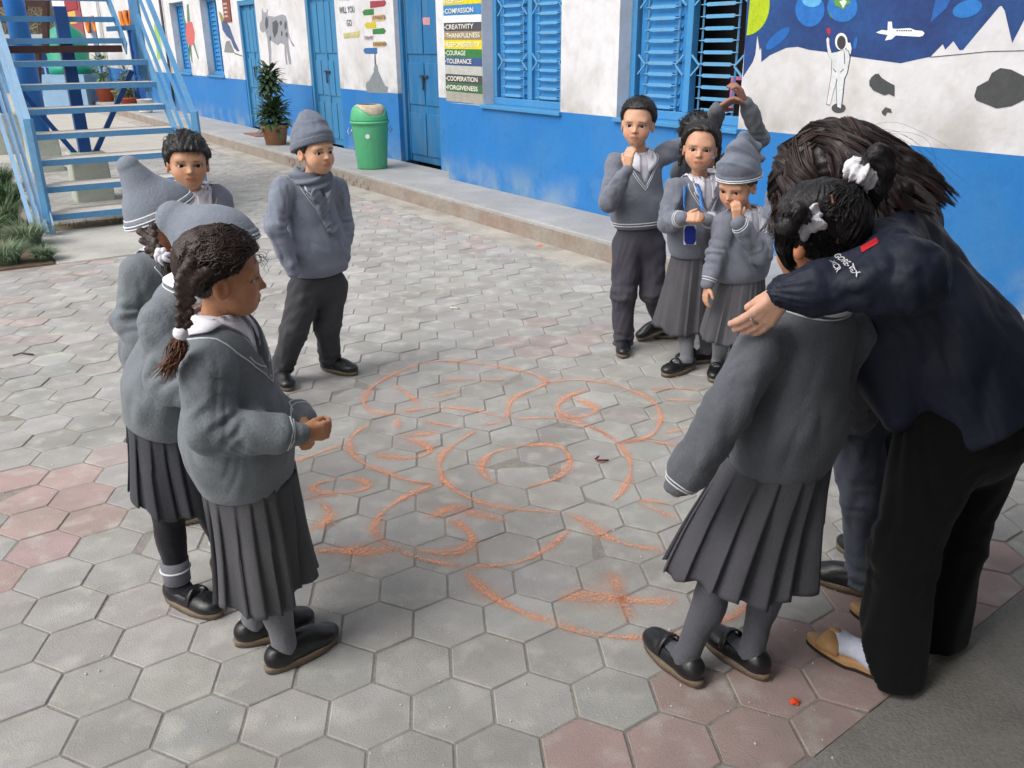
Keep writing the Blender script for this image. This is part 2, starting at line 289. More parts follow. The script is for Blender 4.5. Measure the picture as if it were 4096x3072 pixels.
def window(op, t, leaf_open=None, nleaf=2, dark_all=False):
    s0, s1, z0, z1 = op; tf = t+.125
    fr = MB().wb(s0, s1, tf, tf+.07, z0, z0+.07).wb(s0, s1, tf, tf+.07, z1-.07, z1).wb(s0, s0+.065, tf+.001, tf+.071, z0+.07, z1-.07).wb(s1-.065, s1, tf+.001, tf+.071, z0+.07, z1-.07)
    w = fr.build('window', m_frame, bld, bevel=.006)
    MB().wb(s0-.02, s1+.02, t-.035, tf, z0-.035, z0+.001).build('sill', m_frame, w, bevel=.005)
    lw = (s1-s0-.13)/nleaf
    for k in range(nleaf):
        a = s0+.065+k*lw; b = a+lw
        if k: MB().wb(a-.032, a+.032, tf-.001, tf+.069, z0+.069, z1-.069).build('mullion', m_frame, w, bevel=.004)
        op_ = leaf_open == k
        if not op_:
            sh = MB().wb(a+.034, b-.034, tf+.048, tf+.068, z0+.075, z1-.075).build('shutter', m_shutter, w)
            m = MB()
            for j in range(int((z1-z0-.16)/.083)):
                z = z0+.10+j*.083; m.add([W(a+.10, tf+.047, z), W(b-.10, tf+.047, z), W(b-.10, tf+.024, z+.012), W(a+.10, tf+.024, z+.012), W(a+.10, tf+.047, z+.07), W(b-.10, tf+.047, z+.07)], [(0, 1, 2, 3), (3, 2, 5, 4)])
            m.wb(a+.036, a+.095, tf+.03, tf+.0475, z0+.076, z1-.076); m.wb(b-.095, b-.036, tf+.03, tf+.0475, z0+.076, z1-.076)
            m.build('louvre', m_shutter, w)
        # iron grille in front
        ra, rb = a+.13, b-.13
        if t < .8:
            for x in (ra, rb): MB().bar(W(x, tf+.012, z0+.05), W(x, tf+.012, z1-.05), .012).build('grille_rod', m_grille if not op_ else m_steel, w)
            for j in range(int((z1-z0-.1)/.083)):
                z = z0+.10+j*.083; hw = .013; e = .03
                P = [(ra-.03, 0), (ra, .004), (ra+e, .004), (ra+e+.015, hw), (rb-e-.015, hw), (rb-e, .004), (rb, .004), (rb+.03, 0), (rb, -.004), (rb-e, -.004), (rb-e-.015, -hw), (ra+e+.015, -hw), (ra+e, -.004), (ra, -.004)]
                n = len(P); V = [W(x, tf-.004, z+y) for x, y in P]+[W(x, tf+.004, z+y) for x, y in P]
                mesh_obj('grille_bar', V, [tuple(range(n-1, -1, -1)), tuple(range(n, 2*n))]+[(i, (i+1) % n, n+(i+1) % n, n+i) for i in range(n)], m_grille, w)
            for z in (z0+.42, z0+.92):
                for x, sg in ((ra, -1), (rb, 1)):
                    MB().bar(W(x, tf-.002, z), W(x+sg*.085, tf-.002, z+.075), .012).bar(W(x, tf-.002, z), W(x+sg*.085, tf-.002, z-.075), .012).build('grille_bracket', m_grille, w)
    return w
w1 = window(WIN1, .66); w1['label'] = 'blue shuttered window beside the painted word list'
w2 = window(WIN2, .66, leaf_open=0); w2['label'] = 'blue window with one shutter open on a dark room'
for o_ in (WA, WB, WC): window(o_, .95)
# pink frame of a notice standing inside the open window
nb = MB().wb(4.66, 4.685, .90, .915, 1.10, 1.36).wb(4.86, 4.885, .90, .915, 1.10, 1.36).wb(4.684, 4.861, .90, .915, 1.335, 1.36).build('notice_frame', paint(205, 120, 165)); tag(nb, 'pink edged notice inside the open dark window', 'notice')

def door(op, t, mat, rec, split=True):
    s0, s1, z0, z1 = op; z0 = ZP; tf = t+rec
    d = MB().wb(s0, s0+.075, tf-.06, tf+.05, z0, z1-.08).wb(s1-.075, s1, tf-.06, tf+.05, z0, z1-.08).wb(s0, s1, tf-.062, tf+.051, z1-.08, z1).build('door', mat, bld, bevel=.006)
    mid = (s0+s1)/2; leaves = [(s0+.077, mid-.002), (mid+.002, s1-.077)] if split else [(s0+.077, s1-.077)]
    for a, b in leaves:
        MB().wb(a, b, tf, tf+.03, z0+.012, z1-.082).build('leaf', mat, d)
        for z_a, z_b in ((z0+.10, z0+.62), (z0+.72, z0+1.22), (z0+1.32, z1-.16)):
            for u in (0, 1):
                w_ = (b-a-.10)/2; x = a+.035+u*(w_+.03)
                MB().wb(x, x+w_, tf-.014, tf-.001, z_a, z_b).build('panel', mat, d, bevel=.008)
        MB().wb(a, a+.03, tf-.018, tf+.0, z0+.013, z1-.083).wb(b-.03, b, tf-.0185, tf+.0, z0+.013, z1-.083).build('stile', mat, d, bevel=.004)
    MB().wb(mid-.11, mid+.09, tf-.04, tf-.022, z0+1.05, z0+1.075).wb(mid-.02, mid+.005, tf-.05, tf-.035, z0+.90, z0+1.08).build('bolt', M('iron', rgb(70, 80, 90), .5, .2, metal=.6), d)
    return d
d3 = door(D3, .95, m_wood_dark, .12, split=False); d2 = door(D2o, .95, m_wood, .07); d1 = door(D1, .95, m_wood, .07); d0 = door(D0, .95, m_steel_deep, .07)
flat('sticker', [r2(*p, 1.06) for p in ((1995, 140), (2055, 140), (2055, 200), (2000, 200))], 1.055, paint(190, 140, 150), d3)
# word list painted in bands on the pier by the first window
names = [('RESPECT', (214, 198, 40)), ('COMPASSION', (58, 128, 186)), (None, (232, 232, 234)), ('CREATIVITY', (74, 76, 86)), ('THANKFULNESS', (150, 130, 96)), ('RESPONSIBILITY', (220, 202, 32)), ('COURAGE', (52, 118, 66)), ('TOLERANCE', (58, 84, 130)), (None, (176, 178, 172)), ('COOPERATION', (70, 72, 74)), ('FORGIVENESS', (62, 104, 68)), (None, (156, 154, 144))]
zs = [2.075, 1.985, 1.885, 1.815, 1.73, 1.645, 1.555, 1.472, 1.39, 1.30, 1.213, 1.122, 1.017]
ws = mesh_obj('word_list', [W(8.849, .6598, 1.0), W(8.08, .6598, 1.0), W(8.08, .6598, 1.01)], [(0, 1, 2)], m_plaster, bld)
ws['label'] = 'list of values painted in coloured bands'
for (tx, c), za, zb in zip(names, zs[:-1], zs[1:]):
    flat('band', [(8.846, zb+.0015), (8.846, za-.0015), (8.075, za-.001-.006), (8.075, zb+.001-.006)], .6595, paint(*c), ws)
    if tx:
        wdt = min(.70, .058*len(tx)); text_wall(tx, 8.80, zb+.018, .048, .6560, paint(228, 226, 214), ws, wdt)
        flat('bullet', ell(8.825, zb+.04, .008, .008, 8), .6560, paint(228, 226, 214), ws)
# space mural on the near wall
mu = mesh_obj('space_mural', [W(4.5, .6598, 1.2), W(4.4, .6598, 1.2), W(4.4, .6598, 1.21)], [(0, 1, 2)], m_plaster, bld); mu['label'] = 'painted mural of an astronaut on the moon under dark blue space'
def mp(name, pts, mat, lv=1): return flat(name, [r4(*p) for p in pts], .66-.0015*(lv-1), mat, mu, .0012)
low = [(133, 570), (205, 460), (225, 400), (240, 262), (257, 372), (268, 352), (270, 458), (330, 410), (450, 355), (540, 346), (620, 368), (760, 386), (950, 420), (1100, 441), (1300, 468), (1400, 445), (1520, 420), (1612, 326), (1630, 368), (1690, 304), (1736, 372), (1762, 368), (2030, 48), (2046, 42), (2070, 80), (2125, 318), (2212, 150), (2320, -40), (2450, 200), (2620, 330)]
mp('painted_sky', low+[(2620, -700), (205, -700)], M('mural_navy', rgb(38, 62, 116), .6, .25, 5, 30, .1, 60, dirt=rgb(34, 88, 148), dirt_amt=.6, dscale=2.6))
cl = lambda P: [(max(x, 187-y*.1), y) for x, y in P]
mp('painted_sun', cl(ell(150, 30, 182, 232, 40)), paint(168, 190, 30), 2)
mp('painted_comet', ell(630, 70, 108, 128), paint(40, 108, 184), 2); mp('painted_comet', ell(645, -5, 72, 58), paint(96, 170, 220), 3)
mp('painted_earth', ell(870, 55, 112, 108), paint(44, 112, 186), 2)
mp('painted_land', [(805, 10), (850, -20), (905, -10), (935, 20), (900, 40), (880, 75), (850, 50), (820, 45)], paint(96, 150, 70), 3); mp('painted_land', [(770, 90), (790, 110), (800, 135), (782, 125)], paint(80, 140, 80), 3)
mp('painted_land', [(850, 10), (890, -5), (905, 15), (878, 62)], paint(206, 220, 206), 4)
mp('painted_streak', ell(392, 285, 115, 38, ang=-.75), paint(34, 98, 172), 2); mp('painted_streak', ell(1795, 65, 112, 62, ang=-.3), paint(42, 114, 186), 2); mp('painted_streak', [(1520, 170), (1570, -40), (1700, -60), (1640, 60)], paint(42, 96, 170), 2); mp('painted_streak', ell(966, 318, 13, 46, ang=.2), paint(38, 104, 176), 2)
plane = [(1120, 240), (1160, 222), (1205, 225), (1207, 160), (1236, 160), (1240, 210), (1270, 214), (1370, 208), (1410, 224), (1460, 228), (1478, 245), (1465, 265), (1440, 272), (1265, 262), (1235, 290), (1185, 300), (1205, 258), (1150, 250)]
mp('painted_plane', plane, paint(232, 234, 238), 2)
for k in range(7): mp('painted_porthole', [(1272+k*17, 222), (1283+k*17, 222), (1283+k*17, 231), (1272+k*17, 231)], paint(50, 56, 84), 3)
ast = [(753, 290), (762, 276), (774, 285), (774, 330), (790, 392), (830, 385), (890, 362), (915, 380), (926, 425), (905, 540), (884, 582), (872, 700), (860, 802), (834, 790), (826, 610), (800, 690), (780, 776), (756, 770), (775, 650), (790, 560), (796, 445), (766, 402), (757, 340)]
cx, cy = 838, 540
mp('painted_outline', [(x+(5 if x > cx else -5), y+(3 if y > cy else -3)) for x, y in ast], paint(58, 60, 64), 2); mp('painted_astronaut', ast, paint(206, 210, 212), 3)
mp('painted_backpack', [(898, 312), (930, 318), (938, 360), (930, 402), (900, 372)], paint(222, 224, 226), 2); mp('painted_helmet', ell(864, 308, 46, 64), paint(236, 238, 240), 4); mp('painted_visor', ell(866, 314, 32, 50), paint(62, 62, 64), 5)
mp('painted_flame', [(752, 212), (780, 206), (786, 235), (772, 262), (758, 240)], paint(170, 50, 66), 2)
mp('painted_boot', ell(842, 800, 52, 36), paint(74, 74, 76), 2)
for x0, y0, x1, y1 in ((805, 508, 826, 534), (880, 510, 858, 534), (828, 582, 826, 630), (884, 380, 890, 470), (830, 372, 884, 366)):
    q = np.array([x1-x0, y1-y0]); q = q/np.linalg.norm(q)*2.2; mp('painted_line', [(x0-q[1], y0+q[0]), (x0+q[1], y0-q[0]), (x1+q[1], y1-q[0]), (x1-q[1], y1+q[0])], paint(58, 60, 64), 4)
rockm = paint(72, 74, 76)
mp('painted_rock', [(1068, 600), (1085, 570), (1112, 548), (1138, 545), (1160, 575), (1205, 604), (1256, 632), (1256, 715), (1215, 695), (1180, 705), (1100, 670), (1070, 632)], rockm, 2)
mp('painted_rock', [(1160, 825), (1190, 792), (1228, 806), (1236, 835), (1200, 830), (1190, 858), (1165, 845)], rockm, 2)
mp('painted_rock', [(1846, 710), (1866, 640), (1950, 595), (1975, 540), (2040, 503), (2120, 515), (2212, 562), (2262, 640), (2212, 740), (2120, 785), (2010, 802), (1930, 770), (1860, 742)], rockm, 2)
mp('painted_line', [(1520, 420), (1735, 400), (1950, 378), (2212, 372), (2400, 355), (2400, 359), (2212, 377), (1950, 383), (1735, 405), (1520, 425)], paint(60, 64, 76), 2)
# animals and signs painted on the middle wall
def mm(parent, name, pts, col, lv=1): return flat(name, [r2(*p) for p in pts], .95-.0015*(lv-1), paint(*col), parent, .0012)
def anchor(name, s, z, label): o = mesh_obj(name, [W(s, .9498, z), W(s-.01, .9498, z), W(s, .9498, z+.01)], [(0, 1, 2)], m_plaster, bld); o['label'] = label; return o
cw = anchor('cow_mural', 15, 1.8, 'painted grey cow with dark patches')
mm(cw, 'painted_cow', [(700, 60), (712, 98), (735, 100), (740, 70), (748, 80), (745, 125), (800, 135), (860, 115), (890, 125), (905, 170), (915, 260), (930, 320), (960, 362), (964, 376), (945, 370), (915, 300), (912, 330), (920, 400), (935, 490), (935, 520), (918, 518), (905, 440), (895, 370), (900, 440), (905, 520), (893, 520), (882, 430), (880, 360), (850, 345), (830, 365), (790, 340), (768, 320), (775, 400), (775, 522), (758, 526), (755, 440), (742, 310), (725, 250), (705, 265), (684, 240), (682, 190), (698, 160), (698, 110)], (146, 148, 156))
for e in ((738, 185, 13, 50), (852, 185, 10, 20), (890, 205, 10, 34), (860, 270, 7, 22), (900, 280, 9, 22), (767, 310, 7, 22)): mm(cw, 'painted_patch', ell(*e, 14), (84, 88, 94), 2)
mm(cw, 'painted_patch', [(785, 180), (815, 160), (833, 190), (826, 260), (800, 308), (786, 250)], (84, 88, 94), 2)
bd = anchor('bird_mural', 17.7, 1.8, 'painted blue pheasant on a grey rock')
mm(bd, 'painted_rock', [(395, 420), (410, 335), (440, 325), (482, 428)], (128, 132, 130)); mm(bd, 'painted_bird', [(355, 95), (372, 110), (400, 160), (440, 210), (460, 270), (482, 330), (520, 412), (500, 412), (475, 385), (450, 320), (415, 290), (385, 240), (372, 170), (360, 130)], (74, 92, 130), 2)
mm(bd, 'painted_head', [(350, 90), (372, 105), (398, 158), (380, 180), (368, 150)], (150, 140, 70), 3); mm(bd, 'painted_perch', [(480, 424), (545, 448), (545, 456), (480, 434)], (96, 100, 100), 2)
fl = anchor('flower_mural', 20.3, 1.9, 'painted red flower with long green leaves')
mm(fl, 'painted_flower', [(90, 190), (115, 170), (140, 180), (160, 270), (155, 350), (130, 370), (100, 350), (88, 280)], (196, 104, 100), 2)
for P in ([(95, 40), (108, 30), (122, 170), (100, 180)], [(60, 120), (70, 118), (98, 210), (88, 215)], [(110, 350), (130, 350), (142, 505), (136, 510)], [(140, 340), (152, 330), (192, 470), (186, 478)], [(112, 350), (124, 350), (122, 480), (114, 485)]): mm(fl, 'painted_leaf', P, (92, 122, 96))
pq = MB().wb(*sorted((r2(385, 0)[0], r2(442, 0)[0])), .93, .9495, 2.02, 2.42).build('plaque', paint(128, 74, 68), bld)
for k in range(4): text_wall('LAMA', r2(392, 60)[0], 2.10+.07*k, .04, .9302, paint(220, 210, 200), pq, .30)
sg = anchor('signpost_mural', 11.5, 1.5, 'painted signpost of coloured arrows')
for P, c, tx in [([(1570, 10), (1690, 2), (1700, 25), (1685, 50), (1572, 66)], (150, 62, 72), None), ([(1508, 95), (1525, 78), (1600, 70), (1602, 118), (1520, 124)], (58, 122, 66), None), ([(1582, 125), (1680, 114), (1700, 142), (1685, 168), (1585, 175)], (200, 172, 130), 'ATHLETE'), ([(1525, 200), (1540, 182), (1618, 178), (1620, 226), (1540, 228)], (196, 180, 50), None), ([(1590, 235), (1680, 225), (1698, 248), (1685, 272), (1592, 276)], (58, 122, 66), None), ([(1515, 290), (1592, 280), (1594, 325), (1520, 328)], (216, 206, 214), 'THERAPIST'), ([(1590, 335), (1690, 330), (1700, 352), (1690, 378), (1592, 380)], (206, 178, 134), 'DESIGNER'), ([(1516, 405), (1530, 386), (1626, 384), (1628, 432), (1530, 432)], (56, 104, 158), None)]:
    mm(sg, 'painted_arrow', P, c, 2)
    if tx:
        a = r2(min(p[0] for p in P)+10, sum(p[1] for p in P)/len(P)); b = r2(max(p[0] for p in P)-10, 0); text_wall(tx, a[0], a[1]-.02, .042, .9455, paint(96, 84, 74), sg, a[0]-b[0])
mm(sg, 'painted_pole', [(1604, 430), (1614, 430), (1618, 520), (1606, 520)], (86, 86, 92)); mm(sg, 'painted_stupa', [(1598, 560), (1610, 500), (1632, 530), (1634, 568), (1690, 690), (1716, 700), (1708, 752), (1548, 744), (1534, 700), (1540, 665), (1560, 650), (1600, 575)], (128, 136, 140))
dkp = paint(96, 98, 110)
for tx, x0, y0, x1, h in (('WHERE', 1322, 8, 1440, .10), ('WILL YOU', 1326, 110, 1448, .085), ('GO', 1385, 212, 1425, .085), ):
    a = r2(x0, y0); b = r2(x1, y0); text_wall(tx, a[0], a[1], h, .9485, dkp, sg, a[0]-b[0])
mm(sg, 'painted_banner', [(1352, 268), (1470, 254), (1490, 240), (1488, 296), (1362, 314)], (186, 182, 120)); a = r2(1362, 306); text_wall('WHERE?', a[0], a[1], .06, .947, paint(214, 210, 170), sg, .48)
# far painted panels, pipe, boards
for P, c in (([(930, 150), (950, 130), (985, 350), (950, 360)], (150, 190, 90)), ([(900, 0), (925, 0), (935, 350), (905, 360)], (236, 232, 200))):
    flat('painted_panel', [wsz(x/1.508, y/1.508, .95) for x, y in P], .9495, paint(*c), bld)
MB().tube([W(30.4, .85, ZP), W(30.4, .85, ZT)], .07, 12).build('drain_pipe', paint(232, 232, 226), bld, True)
MB().tube([W(22.5, .90, ZP), W(22.5, .90, ZT)], .03, 8).build('drain_pipe', paint(70, 66, 66), bld, True)
for k, (c, z0, z1, a, b) in enumerate((((150, 80, 84), 1.55, 3.2, 33.6, 36.6), ((214, 170, 90), 2.35, 2.75, 34.6, 36.2), ((150, 50, 60), 2.78, 3.1, 33.9, 36.5))): MB().wb(a, b, .91-.012*k, .949-.001*k, z0, z1).build('notice_board', paint(*c), bld)
m_mari = M('marigold', rgb(214, 120, 40), .8, .3, 30, 120, .3, 80)
for s_ in (26.85, 26.2, 31.2, 32.5):
    MB().tube([W(s_+.3*math.cos(a), .9, 2.5-.45*math.sin(a)) for a in np.linspace(0, math.pi, 12)], .05, 6).build('garland', m_mari, bld, True)
# ------------------------------------------------------------------ steel staircase
S0, TL, TW, RS, GO = 8.93, -3.46, 1.38, .217, .25
stz = empty('steel_staircase', W(S0, TL+.7, 0)); tag(stz, 'open blue steel outdoor staircase with dusty treads and pipe handrails', 'staircase')
for i in range(12):
    z = .17+RS*i; w = TW if i < 7 else TW-.17; s = S0+.05+GO*i
    MB().wb(s, s+.33, TL+.012, TL+w-.012, z-.006, z).build('tread', m_tread, stz)
    MB().wb(s-.004, s+.001, TL+.011, TL+w-.011, z-.055, z-.0005).build('tread_edge', m_steel, stz)
def along(i): return S0+.05+GO*i, .17+RS*i
for tt, i0, i1 in ((TL, -.6, 12), (TL+TW, -.6, 7.0), (TL+TW-.17, 6.6, 12)):
    a, b = along(i0), along(i1); MB().bar(W(a[0], tt, max(a[1]-.02, 0.05)), W(b[0], tt, b[1]-.02), .012, .16).build('stringer', m_steel_pale if tt == TL else m_steel, stz)
for tt in (TL-.02, TL+TW+.02):
    for i, hgt in ((-.2, 1.02),) + (((7.2, 2.6), (7.9, 2.6)) if tt > TL+1 else ((7, 1.02),)):
        a = along(i); z0 = 0 if i < 1 else a[1]-.6 if tt > TL+1 else a[1]; MB().bar(W(a[0], tt, z0), W(a[0], tt, z0+hgt), .06, .06).build('post', m_steel, stz)
    for hh, wd in ((.98, .045), (.66, .03), (.34, .03)):
        a, b = along(-.2), along(11.5); MB().bar(W(a[0], tt, a[1]-.12+hh), W(b[0], tt, b[1]-.12+hh), wd, wd*.8).build('handrail', m_steel_pale if tt < TL else m_steel, stz)
for k_, dt in enumerate((.06, .11, .17)): a, b_ = along(-.5), along(11.5); MB().bar(W(a[0]-.05, TL-dt, .04+.05*k_), W(b_[0], TL-dt-.02, b_[1]+.05*k_), .035, .03).build('side_rail', m_steel_pale, stz)
a = along(7.5); MB().bar(W(a[0], TL+TW-.30, 1.78), W(a[0], TL+TW+.02, 1.80), .05, .05).build('post_rail', m_steel, stz)
# supports on concrete pedestals
pB = onz(375, 795); pA = onz(188, 682); pC = onz(40, 611)
for P, h, wd, nm in ((pB, .52, .40, 'B'), (pA, .5, .42, 'A'), (pC, .62, .55, 'C')):
    MB().hexa([P+D*a*wd/2*k+T*b*wd/2*k+np.array([0, 0, z]) for z, k in ((-.02, 1.0), (h, .93)) for a, b in ((-1, -1), (1, -1), (1, 1), (-1, 1))]).build('pedestal', m_moss, stz, bevel=.02)
MB().bar(pB+np.array([0, 0, .5]), pB+np.array([0, 0, 2.0]), .12, .12, up=D).build('support_post', m_steel_deep, stz)
for sg_ in (-1, 1): MB().bar(pB+np.array([0, 0, .5])+T*.1*sg_, pB+np.array([0, 0, 1.35])+T*.62*sg_, .05, .05).build('brace', m_steel_deep, stz)
MB().tube([pA+np.array([0, 0, .45]), pA+np.array([0, 0, 4])], .13, 16).build('support_pole', M('pole_blue', rgb(34, 110, 190), .4, .1, 4, 30, .05, 60, dirt=rgb(60, 110, 160), dirt_amt=.4), stz, True)
MB().tube([pC+np.array([0, 0, .55]), pC+np.array([0, 0, 4])], .10, 16).build('support_pole', MATS['pole_blue'], stz, True)
a7 = along(6.9); MB().wb(a7[0], a7[0]+.02, TL+.02, TL+TW-.2, a7[1]-.12, a7[1]-.05).build('landing_beam', M('rust', rgb(70, 48, 44), .8, .3, 10, 60, .4, 60), stz)

# ------------------------------------------------------------------ planter bed with grass clumps
bed = MB(); bed.wb(7.64, 17, -7.5, -3.62, -.05, .012); bed.wb(9.06, 9.42, -3.615, -1.9, -.05, .008); bed = bed.build('planting_bed', m_soil); tag(bed, kind='structure')
def blades(mb, c, n, R, h, wd=.006, spread=1.0):
    for _ in range(n):
        a = random.uniform(0, 2*math.pi); r = R*.45*math.sqrt(random.random()); b = np.array([c[0]+r*math.cos(a), c[1]+r*math.sin(a), c[2]])
        a2 = a+random.uniform(-.7, .7); out = np.array([math.cos(a2), math.sin(a2), 0]); L = h*random.uniform(.7, 1.15); sp_ = spread*random.uniform(.5, 1.1)
        sd = np.array([-out[1], out[0], 0])*wd*.5; P = []
        for k in range(5):
            u = k/4; P.append(b+out*L*sp_*u**1.6*.9+np.array([0, 0, L*(u*1.15-.75*sp_*u*u)]))
        V = []
        for k in range(5): q = sd*(1-(k/4)**2*.95); V += [P[k]-q, P[k]+q]
        mb.add(V, [(2*k, 2*k+1, 2*k+3, 2*k+2) for k in range(4)])
mg = [M('grass_a', rgb(112, 132, 104), .7, .35, 14, 80, 0, spec=.3), M('grass_b', rgb(92, 118, 82), .7, .35, 14, 80, 0, spec=.3), M('grass_dark', rgb(70, 96, 62), .7, .35, 14, 80, 0, spec=.3)]
for k, (px, py, R, h, mi, lab) in enumerate([(110, 985, .24, .30, 0, 'round tuft of grey green grass against the stair foot'), (28, 1060, .22, .26, 0, 'grass tuft at the left front corner of the bed'), (180, 1045, .12, .17, 0, 'small grass tuft at the edge of the concrete slab'), (10, 900, .3, .36, 2, 'dark green grass clump behind the front tufts'), (30, 820, .3, .38, 2, 'dark grass clump farther back along the stair'), (-60, 960, .3, .34, 1, 'grass clump at the left border of the bed'), (0, 745, .3, .35, 2, 'farthest dark grass clump beside the pedestal')]):
    P = onz(px, py); e = empty('grass_clump', P); tag(e, lab, 'grass', 'grass clumps in the planting bed'); mb = MB(); blades(mb, P, 520, R, h); mb.build('leaf_tuft', mg[mi], e)
mb = MB()
for k in range(70): blades(mb, W(random.uniform(9.08, 9.38), random.uniform(-3.5, -2.0), .0), 7, .06, .07, .004)
gs = mb.build('grass_strip', mg[1]); tag(gs, 'thin strip of grass under the lowest tread', 'grass', kind='stuff')

# ------------------------------------------------------------------ potted plants, bin, mat
m_terra = M('terracotta', rgb(166, 116, 88), .85, .2, 8, 40, .25, 80, dirt=rgb(112, 124, 78), dirt_amt=.8, dscale=9)
m_terra2 = M('terracotta_red', rgb(172, 84, 58), .85, .15, 8, 40, .2, 80)
def leafpoly(mb, b, d, L, wd, up=np.array([0, 0, 1.])):
    d = d/np.linalg.norm(d); s_ = np.cross(d, up); s_ /= np.linalg.norm(s_)+1e-6; n = np.cross(s_, d)
    P = [b, b+d*L*.35+s_*wd-n*.1*wd, b+d*L*.75+s_*wd*.7-n*.12*L, b+d*L-n*.28*L, b+d*L*.75-s_*wd*.7-n*.12*L, b+d*L*.35-s_*wd-n*.1*wd, b+d*L*.4+n*.15*wd]
    mb.add(P, [(0, 1, 6), (1, 2, 6), (2, 3, 6), (3, 4, 6), (4, 5, 6), (5, 0, 6)])
mleaf = [M('leaf_deep', rgb(62, 84, 52), .45, .4, 20, 90, 0, spec=.5), M('leaf_fresh', rgb(98, 128, 66), .5, .35, 20, 90, 0, spec=.5), M('leaf_grey', rgb(104, 116, 100), .5, .35, 20, 90, 0, spec=.5)]
def pot_plant(P, R, H, label, whorls, mat_pot, leafL=.2, mi=0, bushy=False):
    e = empty('potted_plant', P); tag(e, label, 'potted plant', 'potted plants along the plinth')
    MB().lathe(P, [(0, 0), (R*.72, 0), (R*.93, H*.82), (R*1.02, H*.84), (R*1.04, H), (R*.93, H), (R*.9, H*.9), (0, H*.88)], 28).build('pot', mat_pot, e, True)
    st = MB()
    for zz, rr, nn in whorls:
        mb = MB(); c = np.array(P)+np.array([0, 0, zz])
        for k in range(nn):
            a = random.uniform(0, 2*math.pi); el_ = random.uniform(-.5, 1.1); d = np.array([math.cos(a)*math.cos(el_), math.sin(a)*math.cos(el_), math.sin(el_)]); L = leafL*random.uniform(.6, 1.1)
            leafpoly(mb, c+d*rr*random.uniform(.1, .75)+np.array([0, 0, random.uniform(-.5, .5)*rr]), d, L, L*.19)
        mb.build('foliage', mleaf[mi], e)
        st.tube([np.array(P)+np.array([0, 0, H*.85]), c+np.array([random.uniform(-.02, .02), 0, 0])], .012, 6)
    st.build('stem', M('stem', rgb(100, 84, 66), .9, .2), e, True)
pot_plant(onz(1105, 578, .17), .21, .30, 'terracotta pot with a tall two tiered dark leafed shrub', ((.42, .27, 330), (.86, .15, 130), (1.0, .13, 90)), m_terra, .19)
def wp(s, t): return W(s, t, ZP)
pot_plant(wp(27.7, .28), .26, .42, 'red tapered pot holding a tall leafy stem', ((.6, .22, 60), (1.0, .25, 90)), m_terra2, .2, 1)
pot_plant(wp(30.2, .30), .27, .36, 'terracotta pot with fresh green leaves beyond the stairs', ((.55, .3, 90), (.75, .3, 70)), m_terra, .26, 1)
pot_plant(wp(33.0, .35), .3, .5, 'farthest brown pot on the plinth with drooping green plant', ((.8, .35, 90),), m_terra, .3, 1)
pot_plant(wp(31.6, .2), .28, .46, 'brown pot between the two far green plants', ((.75, .2, 40),), m_terra, .2, 0)
pot_plant(wp(27.0, .62), .3, .32, 'mossy olive green pot standing by the red pots', ((.36, .12, 20),), M('pot_olive', rgb(110, 108, 70), .8, .2), .12, 0)
pot_plant(wp(25.3, .42), .24, .2, 'low red pot with a bushy grey green bonsai shrub', ((.45, .30, 160), (.6, .34, 160)), m_terra2, .15, 2)
# white painted tins by the wall
e = empty('paint_bucket', wp(22.3, .2)); tag(e, 'white plastic bucket standing on the plinth behind the stairs', 'bucket'); MB().lathe(wp(22.3, .2), [(0, 0), (.14, 0), (.17, .3), (.18, .3), (.165, .29), (.15, .03)], 20).build('bucket_body', paint(224, 224, 220), e, True)
# swing lid bin
bp = onz(1490, 672, .17); bn = empty('swing_bin', bp); tag(bn, 'green plastic swing lid bin with dirty beige flap beside the blue wall', 'bin')
m_gr = M('plastic_green', rgb(84, 174, 124), .4, .1, 5, 30, .05, 60, spec=.5, dirt=rgb(110, 170, 130), dirt_amt=.4, dscale=4)
n = 48; V = []; prof = [(.0, .0), (.175, .0), (.182, .02), (.215, .50), (.222, .535), (.24, .54), (.24, .565), (.225, .57)]
MBn = MB(); Vv = []
for r_, z_ in prof:
    for j in range(n):
        a = 2*math.pi*j/n; rr = r_*(1+(.022*abs(math.sin(a*8)) if .01 < z_ < .52 else 0)); Vv.append((bp[0]+rr*math.cos(a), bp[1]+rr*math.sin(a), bp[2]+z_))
MBn.add(Vv, [(i*n+j, i*n+(j+1) % n, (i+1)*n+(j+1) % n, (i+1)*n+j) for i in range(len(prof)-1) for j in range(n)]); MBn.build('bin_body', m_gr, bn, True)
fx = -D; sx = T
lid = MB(); Vv = []; m_ = 16
for i in range(m_+1):
    u = i/m_
    for j in range(n):
        a = 2*math.pi*j/n; z_ = .57+.19*math.sin(u*math.pi/2*.97); rr = .226*(1-.42*u**2.2); Vv.append(bp+sx*rr*math.cos(a)*(1-.05*u)+fx*rr*math.sin(a)+np.array([0, 0, z_]))
fcs, ffl = [], []
for i in range(m_):
    for j in range(n):
        a = 2*math.pi*(j+.5)/n; u = (i+.5)/m_; q4 = (i*n+j, i*n+(j+1) % n, (i+1)*n+(j+1) % n, (i+1)*n+j)
        (ffl if u > .22+.55*abs(math.cos(a))**2.2 else fcs).append(q4)
lid.add(Vv, fcs); lid = lid.build('lid', m_gr, bn, True); so = lid.modifiers.new('s', 'SOLIDIFY'); so.thickness = .004
cz = bp+np.array([0, 0, .57]); fl_ = MB().add([cz+(v-cz)*.985 for v in Vv]+[], ffl).build('swing_flap', M('flap_beige', rgb(190, 176, 152), .6, .25, 6, 40, .1, 60, dirt=rgb(104, 86, 64), dirt_amt=.7, dscale=7), bn, True); so = fl_.modifiers.new('s', 'SOLIDIFY'); so.thickness = .004
